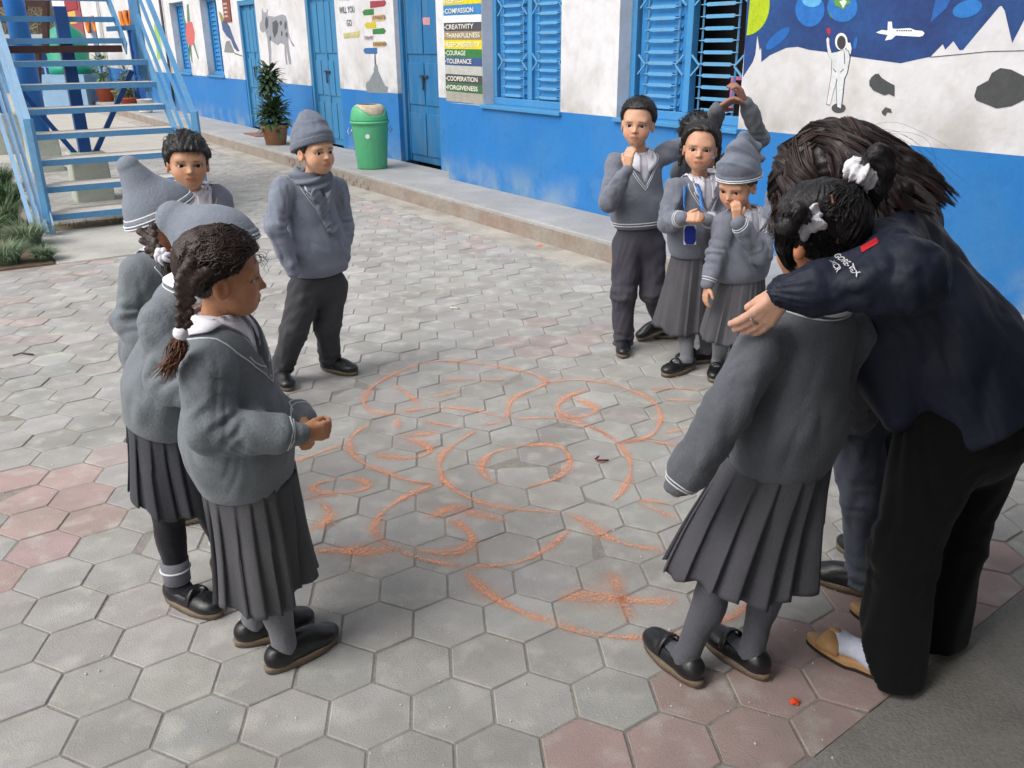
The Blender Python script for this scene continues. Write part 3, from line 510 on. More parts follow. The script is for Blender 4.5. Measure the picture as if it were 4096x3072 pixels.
for sg_ in (-1, 1):
    c = bp+sx*.245*sg_+np.array([0, 0, .5]); MB().tube([c+fx*.05, c+fx*.05+sx*.03*sg_-np.array([0, 0, .05]), c+sx*.035*sg_-np.array([0, 0, .085]), c-fx*.05+sx*.03*sg_-np.array([0, 0, .05]), c-fx*.05], .006, 6).build('handle', M('wire', rgb(170, 178, 190), .35, .1, metal=.8), bn, True)
vdir = C0-bp; vdir[2] = 0; vdir /= np.linalg.norm(vdir); vs = np.cross((0, 0, 1), vdir); c = bp+vdir*.208+np.array([0, 0, .40])-vs*.035
MB().add([c+vs*.028*math.cos(a)+np.array([0, 0, 1])*.028*math.sin(a)+vdir*(.012-.10*(.028*math.cos(a))**0*0) for a in np.linspace(0, 2*math.pi, 16, endpoint=False)], [tuple(range(16))]).build('sticker', paint(226, 228, 228), bn)
mt = MB().wb(15.0, 15.7, .42, .78, ZP+.004, ZP+.014).build('door_mat', paint(140, 92, 86)); tag(mt, 'small faded red mat lying on the plinth by the pot', 'mat')

# ------------------------------------------------------------------ far end of the yard
ta = at(437, 70, 26); e = empty('water_tank', (ta[0], ta[1], 1.2)); tag(e, 'green plastic water tank beyond the staircase', 'water tank')
m_tank = M('tank_green', rgb(24, 142, 116), .4, .1)
tx = np.array([ -11.9, 26.0, 0]); tx = at(142, 90, 26.); tc_ = (tx[0], tx[1], 0)
MB().lathe((tx[0], tx[1], .9), [(0, 0), (.55, 0), (.56, .18), (.53, .2), (.56, .38), (.53, .4), (.56, .6), (.53, .62), (.56, .85), (.45, 1.1), (.2, 1.25), (.2, 1.35), (0, 1.36)], 24).build('tank_body', m_tank, e, True)
MB().box((tx[0], tx[1], .45), (1.2, 1.2, .9)).build('tank_stand', m_steel_pale, e)
lb = empty('low_building', (-22, 36, 0)); tag(lb, 'low pale blue outbuilding at the far end of the yard', 'building')
MB().box((-20, 37, .95), (13, 4, 1.9)).build('wall', M('paint_pale_blue', rgb(120, 168, 210), .7, .1), lb); MB().box((-20, 36.6, 1.98), (13.6, 5.4, .14)).build('roof', paint(176, 186, 196), lb)
for k in range(5): MB().box((-24.6+k*2.3, 34.985, 1.05), (.9, .04, .9)).build('window', m_steel_deep, lb)
fe = empty('pale_fence', onz(200, 388)); tag(fe, 'pale metal picket fence at the far end of the yard', 'fence')
fb = at(205, 200, 29)
for k in range(26): MB().box((fb[0]-1.6+k*.17, 29, .6), (.05, .03, 1.2)).build('picket', m_steel_pale, fe)
for z_ in (.2, 1.05): MB().box((fb[0]+.5, 29.02, z_), (4.4, .03, .07)).build('rail', m_steel_pale, fe)
# dark iron frame of the other stair flight
ir = empty('iron_frame', at(150, 230, 17)); tag(ir, 'dark rusty iron rail frame behind the upper treads', 'frame'); m_rust = MATS['rust']
def dp(x, y, Y=17): return at(x/3.072/K, y/3.072/K, Y)
MB().bar(dp(565, -60), dp(565, 640), .09).build('upright', m_rust, ir); MB().bar(dp(300, -60), dp(310, 620), .06).build('upright', m_rust, ir)
for y_ in (45, 240, 620): MB().bar(dp(-80, y_), dp(580, y_), .10).build('cross_rail', m_rust, ir)
MB().bar(dp(465, 640), dp(470, 1290), .09).build('upright', m_rust, ir)
# leafless thicket behind
th = MB(); 
for k in range(4200):
    x = random.uniform(-34, -8); y = random.uniform(40, 46); b = np.array([x, y, random.uniform(0, 6.5)]); d = np.array([random.gauss(0, .6), random.gauss(0, .3), abs(random.gauss(.3, .7))]); d /= np.linalg.norm(d); L = random.uniform(.5, 1.6)
    c_ = b+d*L+np.array([random.gauss(0, .15), 0, random.gauss(0, .15)]); th.bar(b, c_, random.uniform(.02, .05))
th = th.build('bare_thicket', M('twig', rgb(150, 140, 122), .9, .4, 2, 20, 0)); tag(th, 'grey brown leafless thicket behind the yard', 'thicket', kind='stuff')
bk = MB().box((-22, 48, 3), (60, .6, 7)).build('hillside', M('hill', rgb(118, 110, 92), .95, .4, 1.5, 8, .5, 6)); tag(bk, kind='structure')
# unseen veranda roof over the near side, its reach widened to shade that corner
vr = empty('veranda', (2.5, 0, 0)); tag(vr, 'unseen veranda roof over the concrete floor at the near end, its reach set for shade', 'veranda')
def vq(u, v, z): q = cA+cd*u+cn*v; return np.array([q[0], q[1], z])
MB().hexa([vq(u, v, z) for z in (2.75, 2.9) for u, v in ((-5, -.15), (8, -.15), (8, 3.3), (-5, 3.3))]).build('roof', m_concrete, vr); MB().hexa([vq(u, v, z) for z in (-.05, 2.749) for u, v in ((-5, 3.1), (8, 3.1), (8, 3.3), (-5, 3.3))]).build('back_wall', m_plaster, vr)
for u in (4.2, 7.0): MB().hexa([vq(u+a, v, z) for z in (0, 2.749) for a, v in ((0, .05), (.12, .05), (.12, .17), (0, .17))]).build('post', m_steel, vr)
# ------------------------------------------------------------------ chalk
ch = empty('chalk_drawing', (.1, 2.9, .004)); tag(ch, 'orange chalk flower of numbered rings drawn on the paving', 'drawing')
m_ch = bpy.data.materials.new('chalk_orange'); m_ch.use_nodes = True
def chalk_mat():
    n, l = m_ch.node_tree.nodes, m_ch.node_tree.links; p = n['Principled BSDF']; p.inputs['Base Color'].default_value = (*rgb(236, 164, 126), 1); p.inputs['Roughness'].default_value = .95; p.inputs['Specular IOR Level'].default_value = .1
    at_ = n.new('ShaderNodeAttribute'); at_.attribute_name = 'Col'; geo = n.new('ShaderNodeNewGeometry'); sep = n.new('ShaderNodeSeparateColor'); l.new(at_.outputs['Color'], sep.inputs[0])
    n1 = n.new('ShaderNodeTexNoise'); n1.inputs['Scale'].default_value = 150; n1.inputs['Detail'].default_value = 4; l.new(geo.outputs['Position'], n1.inputs['Vector'])
    n2 = n.new('ShaderNodeTexNoise'); n2.inputs['Scale'].default_value = 7; n2.inputs['Detail'].default_value = 4; l.new(geo.outputs['Position'], n2.inputs['Vector'])
    m1 = n.new('ShaderNodeMapRange'); m1.inputs['From Min'].default_value = .34; m1.inputs['From Max'].default_value = .58; l.new(n1.outputs['Fac'], m1.inputs['Value'])
    m2 = n.new('ShaderNodeMapRange'); m2.inputs['From Min'].default_value = .3; m2.inputs['From Max'].default_value = .62; m2.inputs['To Min'].default_value = .6; l.new(n2.outputs['Fac'], m2.inputs['Value'])
    a = n.new('ShaderNodeMath'); a.operation = 'MULTIPLY'; l.new(m1.outputs[0], a.inputs[0]); l.new(m2.outputs[0], a.inputs[1])
    b = n.new('ShaderNodeMath'); b.operation = 'MULTIPLY'; l.new(a.outputs[0], b.inputs[0]); l.new(sep.outputs[0], b.inputs[1])
    l.new(b.outputs[0], p.inputs['Alpha'])
chalk_mat()
def cr_(x, y): return onz(1100+x/1.1642, 1300+y/1.1642)
STROKES = [
 (1, [(1130, 570), (1050, 582), (1000, 600), (960, 640), (955, 680), (975, 715), (1040, 742)]), (1, [(1170, 756), (1240, 745), (1300, 725), (1350, 695), (1372, 660), (1375, 605), (1330, 565), (1250, 555), (1130, 570)]),
 (.8, [(580, 408), (700, 390), (800, 385), (940, 400), (1030, 425), (1085, 442)]), (.8, [(1450, 470), (1530, 500), (1590, 545), (1640, 600), (1660, 660), (1650, 720), (1610, 790), (1560, 832)]),
 (.9, [(940, 490), (880, 530), (800, 580), (770, 620), (765, 660), (775, 720), (830, 770), (920, 818), (1000, 845), (1100, 860), (1210, 868), (1320, 878)]),
 (1, [(690, 180), (600, 210), (520, 245), (450, 290), (412, 340), (415, 385), (480, 420), (580, 412)]), (1, [(690, 183), (780, 165), (870, 174), (940, 181), (1030, 194), (1150, 214), (1230, 240), (1275, 268), (1240, 290), (1150, 320), (1100, 350), (1080, 400), (1085, 440)]),
 (.8, [(780, 255), (900, 256), (1070, 260)]), (.7, [(730, 340), (800, 325), (860, 310)]), (1, [(550, 285), (620, 320), (650, 350), (662, 375)]), (1, [(960, 470), (1030, 460), (1085, 445)]),
 (.8, [(1255, 270), (1400, 255), (1550, 270), (1640, 300), (1740, 340), (1790, 390), (1800, 440), (1770, 510), (1700, 540), (1600, 552)]),
 (1.2, [(1470, 296), (1370, 330), (1315, 370), (1310, 405), (1360, 434), (1440, 432), (1500, 415), (1490, 382), (1430, 352), (1370, 345)]), (.9, [(1110, 440), (1200, 437), (1300, 432), (1400, 452), (1490, 482), (1580, 540)]),
 (.9, [(440, 465), (375, 500), (342, 550), (350, 600), (410, 650), (520, 690), (620, 728), (740, 745)]), (1.2, [(570, 520), (680, 515), (765, 505)]), (1.2, [(580, 526), (660, 545), (722, 566), (735, 590), (700, 615), (600, 628), (520, 615), (460, 600)]), (.7, [(570, 430), (575, 490)]),
 (.9, [(680, 445), (800, 470), (860, 482)]), (1, [(620, 735), (690, 740), (760, 743), (690, 765), (630, 788), (560, 830), (500, 870), (462, 925), (455, 970), (490, 1010), (560, 1045)]),
 (1.1, [(300, 720), (200, 730), (150, 760), (190, 788), (300, 786), (420, 778), (455, 750), (430, 726), (340, 714), (300, 720)]), (1, [(120, 812), (240, 800), (330, 794)]), (1.2, [(200, 820), (250, 850), (265, 895), (240, 940), (130, 966)]), (.9, [(60, 655), (180, 606), (330, 556)]),
 (1.8, [(130, 1056), (250, 1056), (340, 1050), (430, 1065), (540, 1046), (600, 1040)]),
 (1.3, [(690, 905), (760, 895), (800, 847), (905, 850)]), (1.4, [(840, 862), (950, 885), (1090, 918)]), (1.6, [(810, 905), (870, 930), (920, 980), (935, 1012), (910, 1045), (850, 1066), (760, 1070), (640, 1045)]),
 (1, [(560, 1045), (660, 1090), (780, 1115), (880, 1130)]), (.8, [(880, 1130), (1000, 1126), (1100, 1124), (1200, 1090), (1290, 1030), (1380, 950)]),
 (1.2, [(880, 1130), (920, 1195), (1000, 1262), (1080, 1312), (1200, 1365), (1300, 1388)]), (.8, [(1300, 1388), (1360, 1415), (1500, 1450), (1640, 1465), (1800, 1452), (1900, 1445), (2000, 1420), (2100, 1380), (2170, 1340), (2230, 1270)]),
 (2.0, [(1310, 1282), (1400, 1258), (1500, 1270), (1600, 1280), (1750, 1295), (1880, 1290)]), (1.6, [(1565, 1150), (1600, 1250), (1630, 1320), (1655, 1385)]),
 (1.2, [(1350, 880), (1430, 905), (1480, 950), (1560, 1000), (1650, 1035), (1810, 1052)]), (1.1, [(1690, 832), (1760, 860), (1870, 905)]), (.8, [(1680, 820), (1760, 824), (1850, 836)]), (.9, [(1810, 350), (1900, 352), (1980, 356)]), (.9, [(1600, 560), (1680, 530), (1800, 550), (1880, 566)]), (.9, [(1810, 505), (1930, 484)]), (.9, [(1740, 300), (1900, 296), (1980, 306)])]
for wd, pts in STROKES:
    P = np.array([cr_(*p)[:2] for p in pts]); seg = np.r_[0, np.cumsum(np.linalg.norm(np.diff(P, axis=0), axis=1))]; nn = max(6, int(seg[-1]/.03)); u = np.linspace(0, seg[-1], nn)
    Q = np.c_[np.interp(u, seg, P[:, 0]), np.interp(u, seg, P[:, 1])]
    for _ in range(3): Q[1:-1] = (Q[:-2]+2*Q[1:-1]+Q[2:])/4
    tg = np.gradient(Q, axis=0); tg /= np.linalg.norm(tg, axis=1)[:, None]+1e-9; nr = np.c_[-tg[:, 1], tg[:, 0]]; V, cc = [], []
    for k in range(nn):
        w = .015*wd*(.8+.35*math.sin(k*.7+wd*9)); e_ = min(1, k/2, (nn-1-k)/2)
        for v, a_ in ((-2.6, 0), (-1.0, .32), (-.45, .9), (.45, .9), (1.0, .32), (2.6, 0)): V.append((*(Q[k]+nr[k]*w*v), .0042)); cc.append([a_*(.25+.75*e_)]*3)
    mesh_obj('chalk_line', V, [(k*6+j, k*6+j+1, (k+1)*6+j+1, (k+1)*6+j) for k in range(nn-1) for j in range(5)], m_ch, ch, cols=cc)
# bits lying about
def bit(name, px, py, r, col, label, cat, z=0):
    P = onz(px, py); bm = bmesh.new(); bmesh.ops.create_icosphere(bm, subdivisions=2, radius=r)
    for v in bm.verts: v.co += Vector((random.gauss(0, r*.18), random.gauss(0, r*.18), 0)); v.co.z = max(v.co.z*.6, -r*.1)
    me = bpy.data.meshes.new(name); bm.to_mesh(me); bm.free(); me.materials.append(paint(*col)); o = bpy.data.objects.new(name, me); o.location = (P[0], P[1], r*.12+.002); COL.objects.link(o); tag(o, label, cat)
bit('chalk_lump', 3177, 2810, .012, (226, 82, 40), 'crushed orange chalk lump on a red paver near the sandals', 'chalk'); bit('chalk_lump', 2160, 986, .022, (214, 110, 78), 'orange stone lying in the gutter by the plinth', 'stone')
P = onz(2405, 1848); o = MB().tube([P+np.array([-.025, .01, .008]), P+np.array([-.01, .012, .02]), P+np.array([-.02, -.004, .01]), P+np.array([.03, 0, .008])], .004, 6).build('hair_clip', paint(120, 20, 34), None, True); tag(o, 'small dark red hair clip lying on a paver', 'hair clip')
P = onz(1300+820/1.58, 900+530/1.58); o = MB().tube([P+np.array([-.03, .01, .006]), P+np.array([.03, -.012, .006])], .005, 6).build('twig', paint(200, 196, 180), None, True); tag(o, 'short pale twig on the far paving', 'twig')
P = onz(95, 1425); o = MB().tube([P+np.array([-.06, 0, .006]), P+np.array([-.02, .02, .012]), P+np.array([.05, .01, .006])], .005, 6).build('twig', paint(84, 80, 76), None, True); tag(o, 'curled dark twig on a paver at the left', 'twig')

# grit: pale chips and dust crumbs scattered over the paving, too small to pick apart
gm = MB(); 
for k_ in range(420):
    y_ = random.uniform(1.2, 5.5)**1.0; x_ = random.uniform(-.62, .55)*y_; r_ = random.uniform(.0018, .0045); cc_ = np.array([x_, y_, .003]); P_ = [cc_+np.array([random.uniform(.6, 1.3)*r_*math.cos(a), random.uniform(.6, 1.3)*r_*math.sin(a), 0]) for a in (0, 1.57, 3.14, 4.71)]; tp_ = cc_+np.array([0, 0, r_*.9]); gm.add(P_+[tp_], [(0, 1, 4), (1, 2, 4), (2, 3, 4), (3, 0, 4)])
gt = gm.build('grit', paint(206, 202, 192)); tag(gt, 'pale grit and crumbs scattered over the paving', 'grit', kind='stuff')
# ------------------------------------------------------------------ figures: signed distance shapes turned into meshes
def nrm(v): v = np.asarray(v, float); return v/(np.linalg.norm(v)+1e-12)
def V3(*a): return np.array(a, float)
def rc(p, a, b, ra, rb):
    ba = b-a; t = np.clip(((p-a)@ba)/(ba@ba+1e-12), 0, 1); q = p-a-t[:, None]*ba; return np.sqrt((q*q).sum(1))-(ra+(rb-ra)*t)
def el(p, c, r, R=None):
    q = p-c
    if R is not None: q = q@R.T
    r = np.asarray(r, float); k0 = np.sqrt(((q/r)**2).sum(1)); k1 = np.sqrt(((q/(r*r))**2).sum(1))+1e-9; return k0*(k0-1)/k1
def ec(p, a, b, wa, wb, rd, fd):          # flattened tapered capsule: half widths (side, depth) at both ends
    ba = b-a; L = np.linalg.norm(ba); t = np.clip(((p-a)@ba)/(L*L), 0, 1); q = p-a-t[:, None]*ba
    w = wa[0]+(wb[0]-wa[0])*t; d = wa[1]+(wb[1]-wa[1])*t; x = q@rd; y = q@fd; z = q@(ba/L); m = np.minimum(w, d)
    return (np.sqrt((x/w)**2+(y/d)**2+(z/m)**2)-1)*m
def smin(a, b, k): h = np.clip(.5+.5*(b-a)/k, 0, 1); return b+(a-b)*h-k*h*(1-h)
def smax(a, b, k): return -smin(-a, -b, k)
def local(d, p, c, R, fn, k):
    m = ((p-c)**2).sum(1) < (R+.07)**2
    if m.any(): d = d.copy(); d[m] = smin(d[m], fn(p[m]), k)
    return d
def wave(p, seed, wl):
    r = np.random.default_rng(seed); o = 0
    for i in range(3):
        a, b = r.normal(size=(2, 3)); a = a/np.linalg.norm(a)*2*math.pi/wl*(.8+.5*i); b = b/np.linalg.norm(b)*2*math.pi/wl*.6; o = o+np.sin(p@a+r.uniform(0, 6)+1.4*np.sin(p@b+r.uniform(0, 6)))/(1+.4*i)
    return o/2.2
def folds(p, seed, wl, dv, st=.3):      # drapery: folds drawn out along dv
    q = p-dv*((p@dv)*(1-st))[:, None]; a = wave(q, seed, wl); b = wave(q, seed+7, wl*.7); return .68*a+.32*(1-2*np.abs(b))
def polygonise(fn, lo, hi, h, newton=1):
    B = 4; lo = np.asarray(lo, float)-2.3*h; n = np.ceil((np.asarray(hi, float)+2*h-lo)/(B*h)).astype(int)
    ii = np.stack(np.meshgrid(*[np.arange(k) for k in n], indexing='ij'), -1).reshape(-1, 3)
    act = ii[np.abs(fn(lo+(ii+.5)*B*h)) < B*h*1.7]
    o = np.stack(np.meshgrid(*[np.arange(B+1)]*3, indexing='ij'), -1).reshape(-1, 3); g = act[:, None, :]*B+o[None]
    v = fn(lo+g.reshape(-1, 3)*h).reshape(-1, B+1, B+1, B+1); s = v < 0
    cnt = sum(s[:, a:a+B, b:b+B, c:c+B].astype(np.int8) for a in (0, 1) for b in (0, 1) for c in (0, 1)); idx = np.argwhere((cnt > 0) & (cnt < 8))
    cs = [(a, b, c) for a in (0, 1) for b in (0, 1) for c in (0, 1)]
    cv = np.stack([v[idx[:, 0], idx[:, 1]+a, idx[:, 2]+b, idx[:, 3]+c] for a, b, c in cs], 1)
    pos = np.zeros((len(idx), 3)); num = np.zeros(len(idx))
    for i in range(8):
        for ax in range(3):
            if cs[i][ax] == 0:
                j = i+(4, 2, 1)[ax]; va, vb = cv[:, i], cv[:, j]; cr2 = (va < 0) != (vb < 0); t = np.where(cr2, va/(va-vb+1e-12), 0); q = np.tile(np.array(cs[i], float), (len(idx), 1)); q[:, ax] += t; pos += q*cr2[:, None]; num += cr2
    gc = act[idx[:, 0]]*B+idx[:, 1:]; P = lo+(gc+pos/num[:, None])*h
    N = n*B+2; key = (gc[:, 0]*N[1]+gc[:, 1])*N[2]+gc[:, 2]; od = np.argsort(key); key = key[od]; P = P[od]; Q = []
    for ax in range(3):
        sl = [slice(0, B)]*3; sl2 = list(sl); sl2[ax] = slice(1, B+1); a, b = s[(slice(None), *sl)], s[(slice(None), *sl2)]; e = np.argwhere(a != b)
        if not len(e): continue
        ge = act[e[:, 0]]*B+e[:, 1:]; flip = a[e[:, 0], e[:, 1], e[:, 2], e[:, 3]]; u, w = (ax+1) % 3, (ax+2) % 3; q = []
        for du, dw in ((-1, -1), (0, -1), (0, 0), (-1, 0)):
            c = ge.copy(); c[:, u] += du; c[:, w] += dw; k = (c[:, 0]*N[1]+c[:, 1])*N[2]+c[:, 2]; x = np.clip(np.searchsorted(key, k), 0, len(key)-1); q.append(np.where(key[x] == k, x, -1))
        q = np.stack(q, 1); ok = (q >= 0).all(1); q = q[ok]; flip = flip[ok]; q[~flip] = q[~flip][:, ::-1]; Q.append(q)
    Q = np.concatenate(Q)
    for _ in range(newton):
        d = fn(P); e = h*.4; G = np.stack([(fn(P+np.eye(3)[k]*e)-d)/e for k in range(3)], 1); gl = (G*G).sum(1); P = P-np.clip(d/np.maximum(gl, .2), -h*.6, h*.6)[:, None]*G
    return P, Q
def fast_mesh(name, P, Q, mat, parent, cols=None):
    me = bpy.data.meshes.new(name); n = len(Q); w = Q.shape[1]
    me.vertices.add(len(P)); me.vertices.foreach_set('co', np.ascontiguousarray(P, np.float32).ravel()); me.loops.add(n*w); me.loops.foreach_set('vertex_index', np.ascontiguousarray(Q, np.int32).ravel())
    me.polygons.add(n); me.polygons.foreach_set('loop_start', np.arange(0, n*w, w, dtype=np.int32)); me.polygons.foreach_set('loop_total', np.full(n, w, np.int32)); me.update(calc_edges=True); me.polygons.foreach_set('use_smooth', np.ones(n, bool))
    me.materials.append(mat)
    if cols is not None: a = me.color_attributes.new('Col', 'FLOAT_COLOR', 'POINT'); a.data.foreach_set('color', np.c_[cols, np.ones(len(cols))].astype(np.float32).ravel())
    o = bpy.data.objects.new(name, me); COL.objects.link(o); setp(o, parent); return o
def sdf_obj(name, fn, lo, hi, h, mat, parent, colfn=None):
    P, Q = polygonise(fn, lo, hi, h); return fast_mesh(name, P, Q, mat, parent, colfn(P) if colfn else None)
def bounds(pts, m): pts = np.array(pts); return pts.min(0)-m, pts.max(0)+m
def snap(fn, P, off=0, it=5):
    P = np.array(P, float)
    for _ in range(it):
        d = fn(P)-off; G = np.stack([(fn(P+np.eye(3)[k]*.003)-fn(P-np.eye(3)[k]*.003))/.006 for k in range(3)], 1); P = P-d[:, None]*G/np.maximum((G*G).sum(1), .3)[:, None]
    return P
def hit(fn, x, y, Y0=1.3, Y1=3.2):        # first point of a shape met by the sight line
    Y = np.linspace(Y0, Y1, 900); d = ray(x*K, y*K); P = C0+d[None]*(Y/d[1])[:, None]; s = np.argmax(fn(P) < 0); return P[s]
def strands(name, paths, r, mat, parent, sides=3, cols=None):
    VV, QQ = [], []; base = 0; CC = []
    for pts in paths:
        pts = np.asarray(pts); k = len(pts); tg = np.gradient(pts, axis=0); tg /= np.linalg.norm(tg, axis=1)[:, None]+1e-9; a = np.cross(tg, (.31, .22, .92)); a /= np.linalg.norm(a, axis=1)[:, None]+1e-9; b = np.cross(tg, a); rr = (r if np.isscalar(r) else random.uniform(*r))*np.sqrt(np.clip(1-np.linspace(0, 1, k)**3*.9, .05, 1))
        ang = np.arange(sides)*2*math.pi/sides; ring = pts[:, None]+rr[:, None, None]*(np.cos(ang)[None, :, None]*a[:, None]+np.sin(ang)[None, :, None]*b[:, None]); VV.append(ring.reshape(-1, 3)); CC.append(np.tile(cols[len(CC)], (k*sides, 1)) if cols is not None else None)
        i = np.arange(k-1)[:, None]*sides; j = np.arange(sides)[None]; j2 = (j+1) % sides; QQ.append((np.stack([i+j, i+j2, i+sides+j2, i+sides+j], -1)+base).reshape(-1, 4)); base += k*sides
    return fast_mesh(name, np.concatenate(VV), np.concatenate(QQ), mat, parent, np.concatenate(CC) if cols is not None else None)
def spline(pts, n):
    pts = np.asarray(pts, float); m = len(pts); u = np.linspace(0, m-1, n); i = np.clip(u.astype(int), 0, m-2); f = (u-i)[:, None]; g = lambda k: pts[np.clip(k, 0, m-1)]
    p0, p1, p2, p3 = g(i-1), g(i), g(i+1), g(i+2); return .5*((2*p1)+(-p0+p2)*f+(2*p0-5*p1+4*p2-p3)*f*f+(-p0+3*p1-3*p2+p3)*f**3)

# materials of figures
m_skin = M('skin', (1, 1, 1), .5, .13, 30, 90, .10, 160, spec=.4, attr='Col')
m_skin.node_tree.nodes['Principled BSDF'].inputs['Subsurface Weight'].default_value = .06; m_skin.node_tree.nodes['Principled BSDF'].inputs['Subsurface Radius'].default_value = (.01, .004, .002)
def knit(name, c): return M(name, rgb(*c), .95, .13, 16, 130, .28, 170, spec=.1, sheen=.15)
def cloth(name, c): return M(name, rgb(*c), .85, .14, 12, 160, .22, 220, spec=.15, sheen=.05)
m_white = M('white_cotton', rgb(226, 226, 236), .8, .04, 10, 120, .12, 300, spec=.2)
m_stripe = M('white_stripe', rgb(214, 216, 220), .9, .08, 30, 200, .2, 300, spec=.1)
m_hair = M('hair_black', rgb(24, 21, 23), .42, .3, 40, 200, .3, 260, spec=.5, stretch=(1, 1, .35))
m_hair_br = M('hair_brown', rgb(52, 38, 33), .42, .35, 30, 200, .3, 260, spec=.5)
m_leather = M('leather_black', rgb(24, 25, 28), .32, .25, 20, 120, .12, 90, spec=.5, dirt=rgb(66, 64, 62), dirt_amt=.35, dscale=18)
m_sole = M('sole_dark', rgb(46, 42, 40), .7, .2, 20, 100, .1, 90); m_welt = M('welt', rgb(118, 104, 88), .7, .2, 20, 100, .1, 90)
m_eyew = M('eye_white', rgb(214, 206, 200), .3, 0, bump=0, spec=.5); m_iris = M('iris', rgb(30, 18, 14), .15, 0, bump=0, spec=.6)
m_ribbon = M('ribbon_white', rgb(236, 236, 244), .7, .05, 20, 120, .2, 160)

# shoes: local frame x right, y forward, z up, ankle above origin
def shoe_sdf(kind, Ls, wd):
    hl = Ls/2
    def f(p):
        d = smin(el(p, V3(0, hl-.048, .030), (wd, .054, .028)), el(p, V3(0, -hl+.042, .036), (wd*.86, .044, .038)), .05)
        d = smin(d, el(p, V3(0, 0.0, .030), (wd*.88, .065, .028)), .03)
        if kind == 'maryjane': d = smax(d, -el(p, V3(0, -.012, .078), (wd*.80, .056, .038)), .006)
        else: d = smin(d, el(p, V3(0, .0, .055), (wd*.62, .055, .022)), .03); d = smax(d, -el(p, V3(0, -hl+.055, .095), (wd*.6, .038, .035)), .006)
        return smax(d, .010-p[:, 2], .003)
    return f
SHOES = {}
def shoe_meshes(kind, Ls):
    if (kind, Ls) in SHOES: return SHOES[kind, Ls]
    wd = Ls*.185; f = shoe_sdf(kind, Ls, wd); P, Q = polygonise(f, (-wd, -Ls/2, 0), (wd, Ls/2, .09), .0055)
    n = 30; ring = []
    for i in range(n):
        a = 2*math.pi*i/n; y = math.sin(a); ring.append((math.copysign(abs(math.cos(a))**.8, math.cos(a))*wd*(1.03 if y > 0 else .86+.1*(1+y)), y*(Ls/2+.003)))
    S = MB(); Vv = []
    prof = ((1.0, -.001), (1.02, .010), (1.03, .016), (.98, .019)) if kind != 'x' else ()
    for s_, z_ in prof: Vv += [(x*s_, y*s_, z_) for x, y in ring]
    S.add(Vv, [(i*n+j, i*n+(j+1) % n, (i+1)*n+(j+1) % n, (i+1)*n+j) for i in range(3) for j in range(n)]+[tuple(range(n-1, -1, -1)), tuple(3*n+j for j in range(n))])
    st = None
    if kind == 'maryjane':
        st = MB(); pts = [(wd*1.0*math.cos(a), .022, .026+.050*math.sin(a)) for a in np.linspace(.05, math.pi-.05, 12)]
        Vv = [(x, y+dy, z+dz) for x, y, z in pts for dy, dz in ((-.009, 0), (-.009, .004), (.009, .003), (.009, -.001))]; st.add(Vv, [(i*4+j, i*4+(j+1) % 4, (i+1)*4+(j+1) % 4, (i+1)*4+j) for i in range(11) for j in range(4)])
    SHOES[kind, Ls] = (P, Q, S, st); return SHOES[kind, Ls]
def put_shoe(parent, ank, fwd, kind='oxford', Ls=.215, z0=0, pitch=0):
    P, Q, S, st = shoe_meshes(kind, Ls); f = nrm([fwd[0], fwd[1], 0]); r = V3(f[1], -f[0], 0); u = V3(0, 0, 1)
    if pitch: f, u = nrm(f*math.cos(pitch)+u*math.sin(pitch)), nrm(u*math.cos(pitch)-f*math.sin(pitch))
    o = V3(ank[0], ank[1], z0+.0045)+f*(Ls*.5-.058)
    R = np.stack([r, f, u]); tr = lambda A: np.asarray(A, float)@R+o
    sh = fast_mesh('shoe', tr(P), Q, m_leather, parent)
    s = MB(); s.v = [tuple(x) for x in tr(S.v)]; s.f = S.f; s.build('sole', m_welt, sh, True)
    if st: s = MB(); s.v = [tuple(x) for x in tr(st.v)]; s.f = st.f; s.build('strap', m_leather, sh, True)
    else:
        for k in (-.004, .012): s = MB().tube(tr([(-.020, k, .071-.9*abs(k)), (0, k+.002, .077-.9*abs(k)), (.020, k, .071-.9*abs(k))]), .0022, 5).build('lace', m_leather, sh, True)
    return sh

def hand_caps(w, d, n, side, L, curl, spread=.1, thumb=(.7, .65, .25), mcp=None):
    d = nrm(d); n = nrm(n-d*np.dot(n, d)); s = np.cross(d, n)*side; C = []; pts = []
    curl = curl if isinstance(curl, (list, tuple)) else (curl,)*4
    for off, ln, cu in zip((.155, .055, -.05, -.145), (.43, .48, .44, .35), curl):
        k = w+d*.50*L+s*off*L; C.append((w+s*off*L*.55, k, .075*L, .072*L, 0)); a = cu*.55 if mcp is None else mcp; cur = k
        for q, seg in enumerate((.45, .31, .27)):
            a2 = a; dd = nrm(d*math.cos(a2)+n*math.sin(a2)+s*off*spread*2); nx = cur+dd*ln*L*seg; C.append((cur, nx, .066*L*(1-.08*q), .066*L*(1-.08*(q+1)), 1)); cur = nx; a += cu
        pts.append(cur)
    b = w+d*.16*L+s*.14*L+n*.03*L; dd = nrm(d*thumb[0]+s*thumb[1]+n*thumb[2]); m = b+dd*.24*L; e = m+nrm(dd*.8+d*.5+n*.15)*.22*L; C += [(b, m, .085*L, .07*L, 0), (m, e, .07*L, .056*L, 1)]
    return C
def hand_fn(C):
    def f(p):
        d = None
        for a, b, ra, rb, fg in C:
            x = rc(p, a, b, ra, rb); d = x if d is None else smin(d, x, .0035 if fg else .008)
        return d
    return f

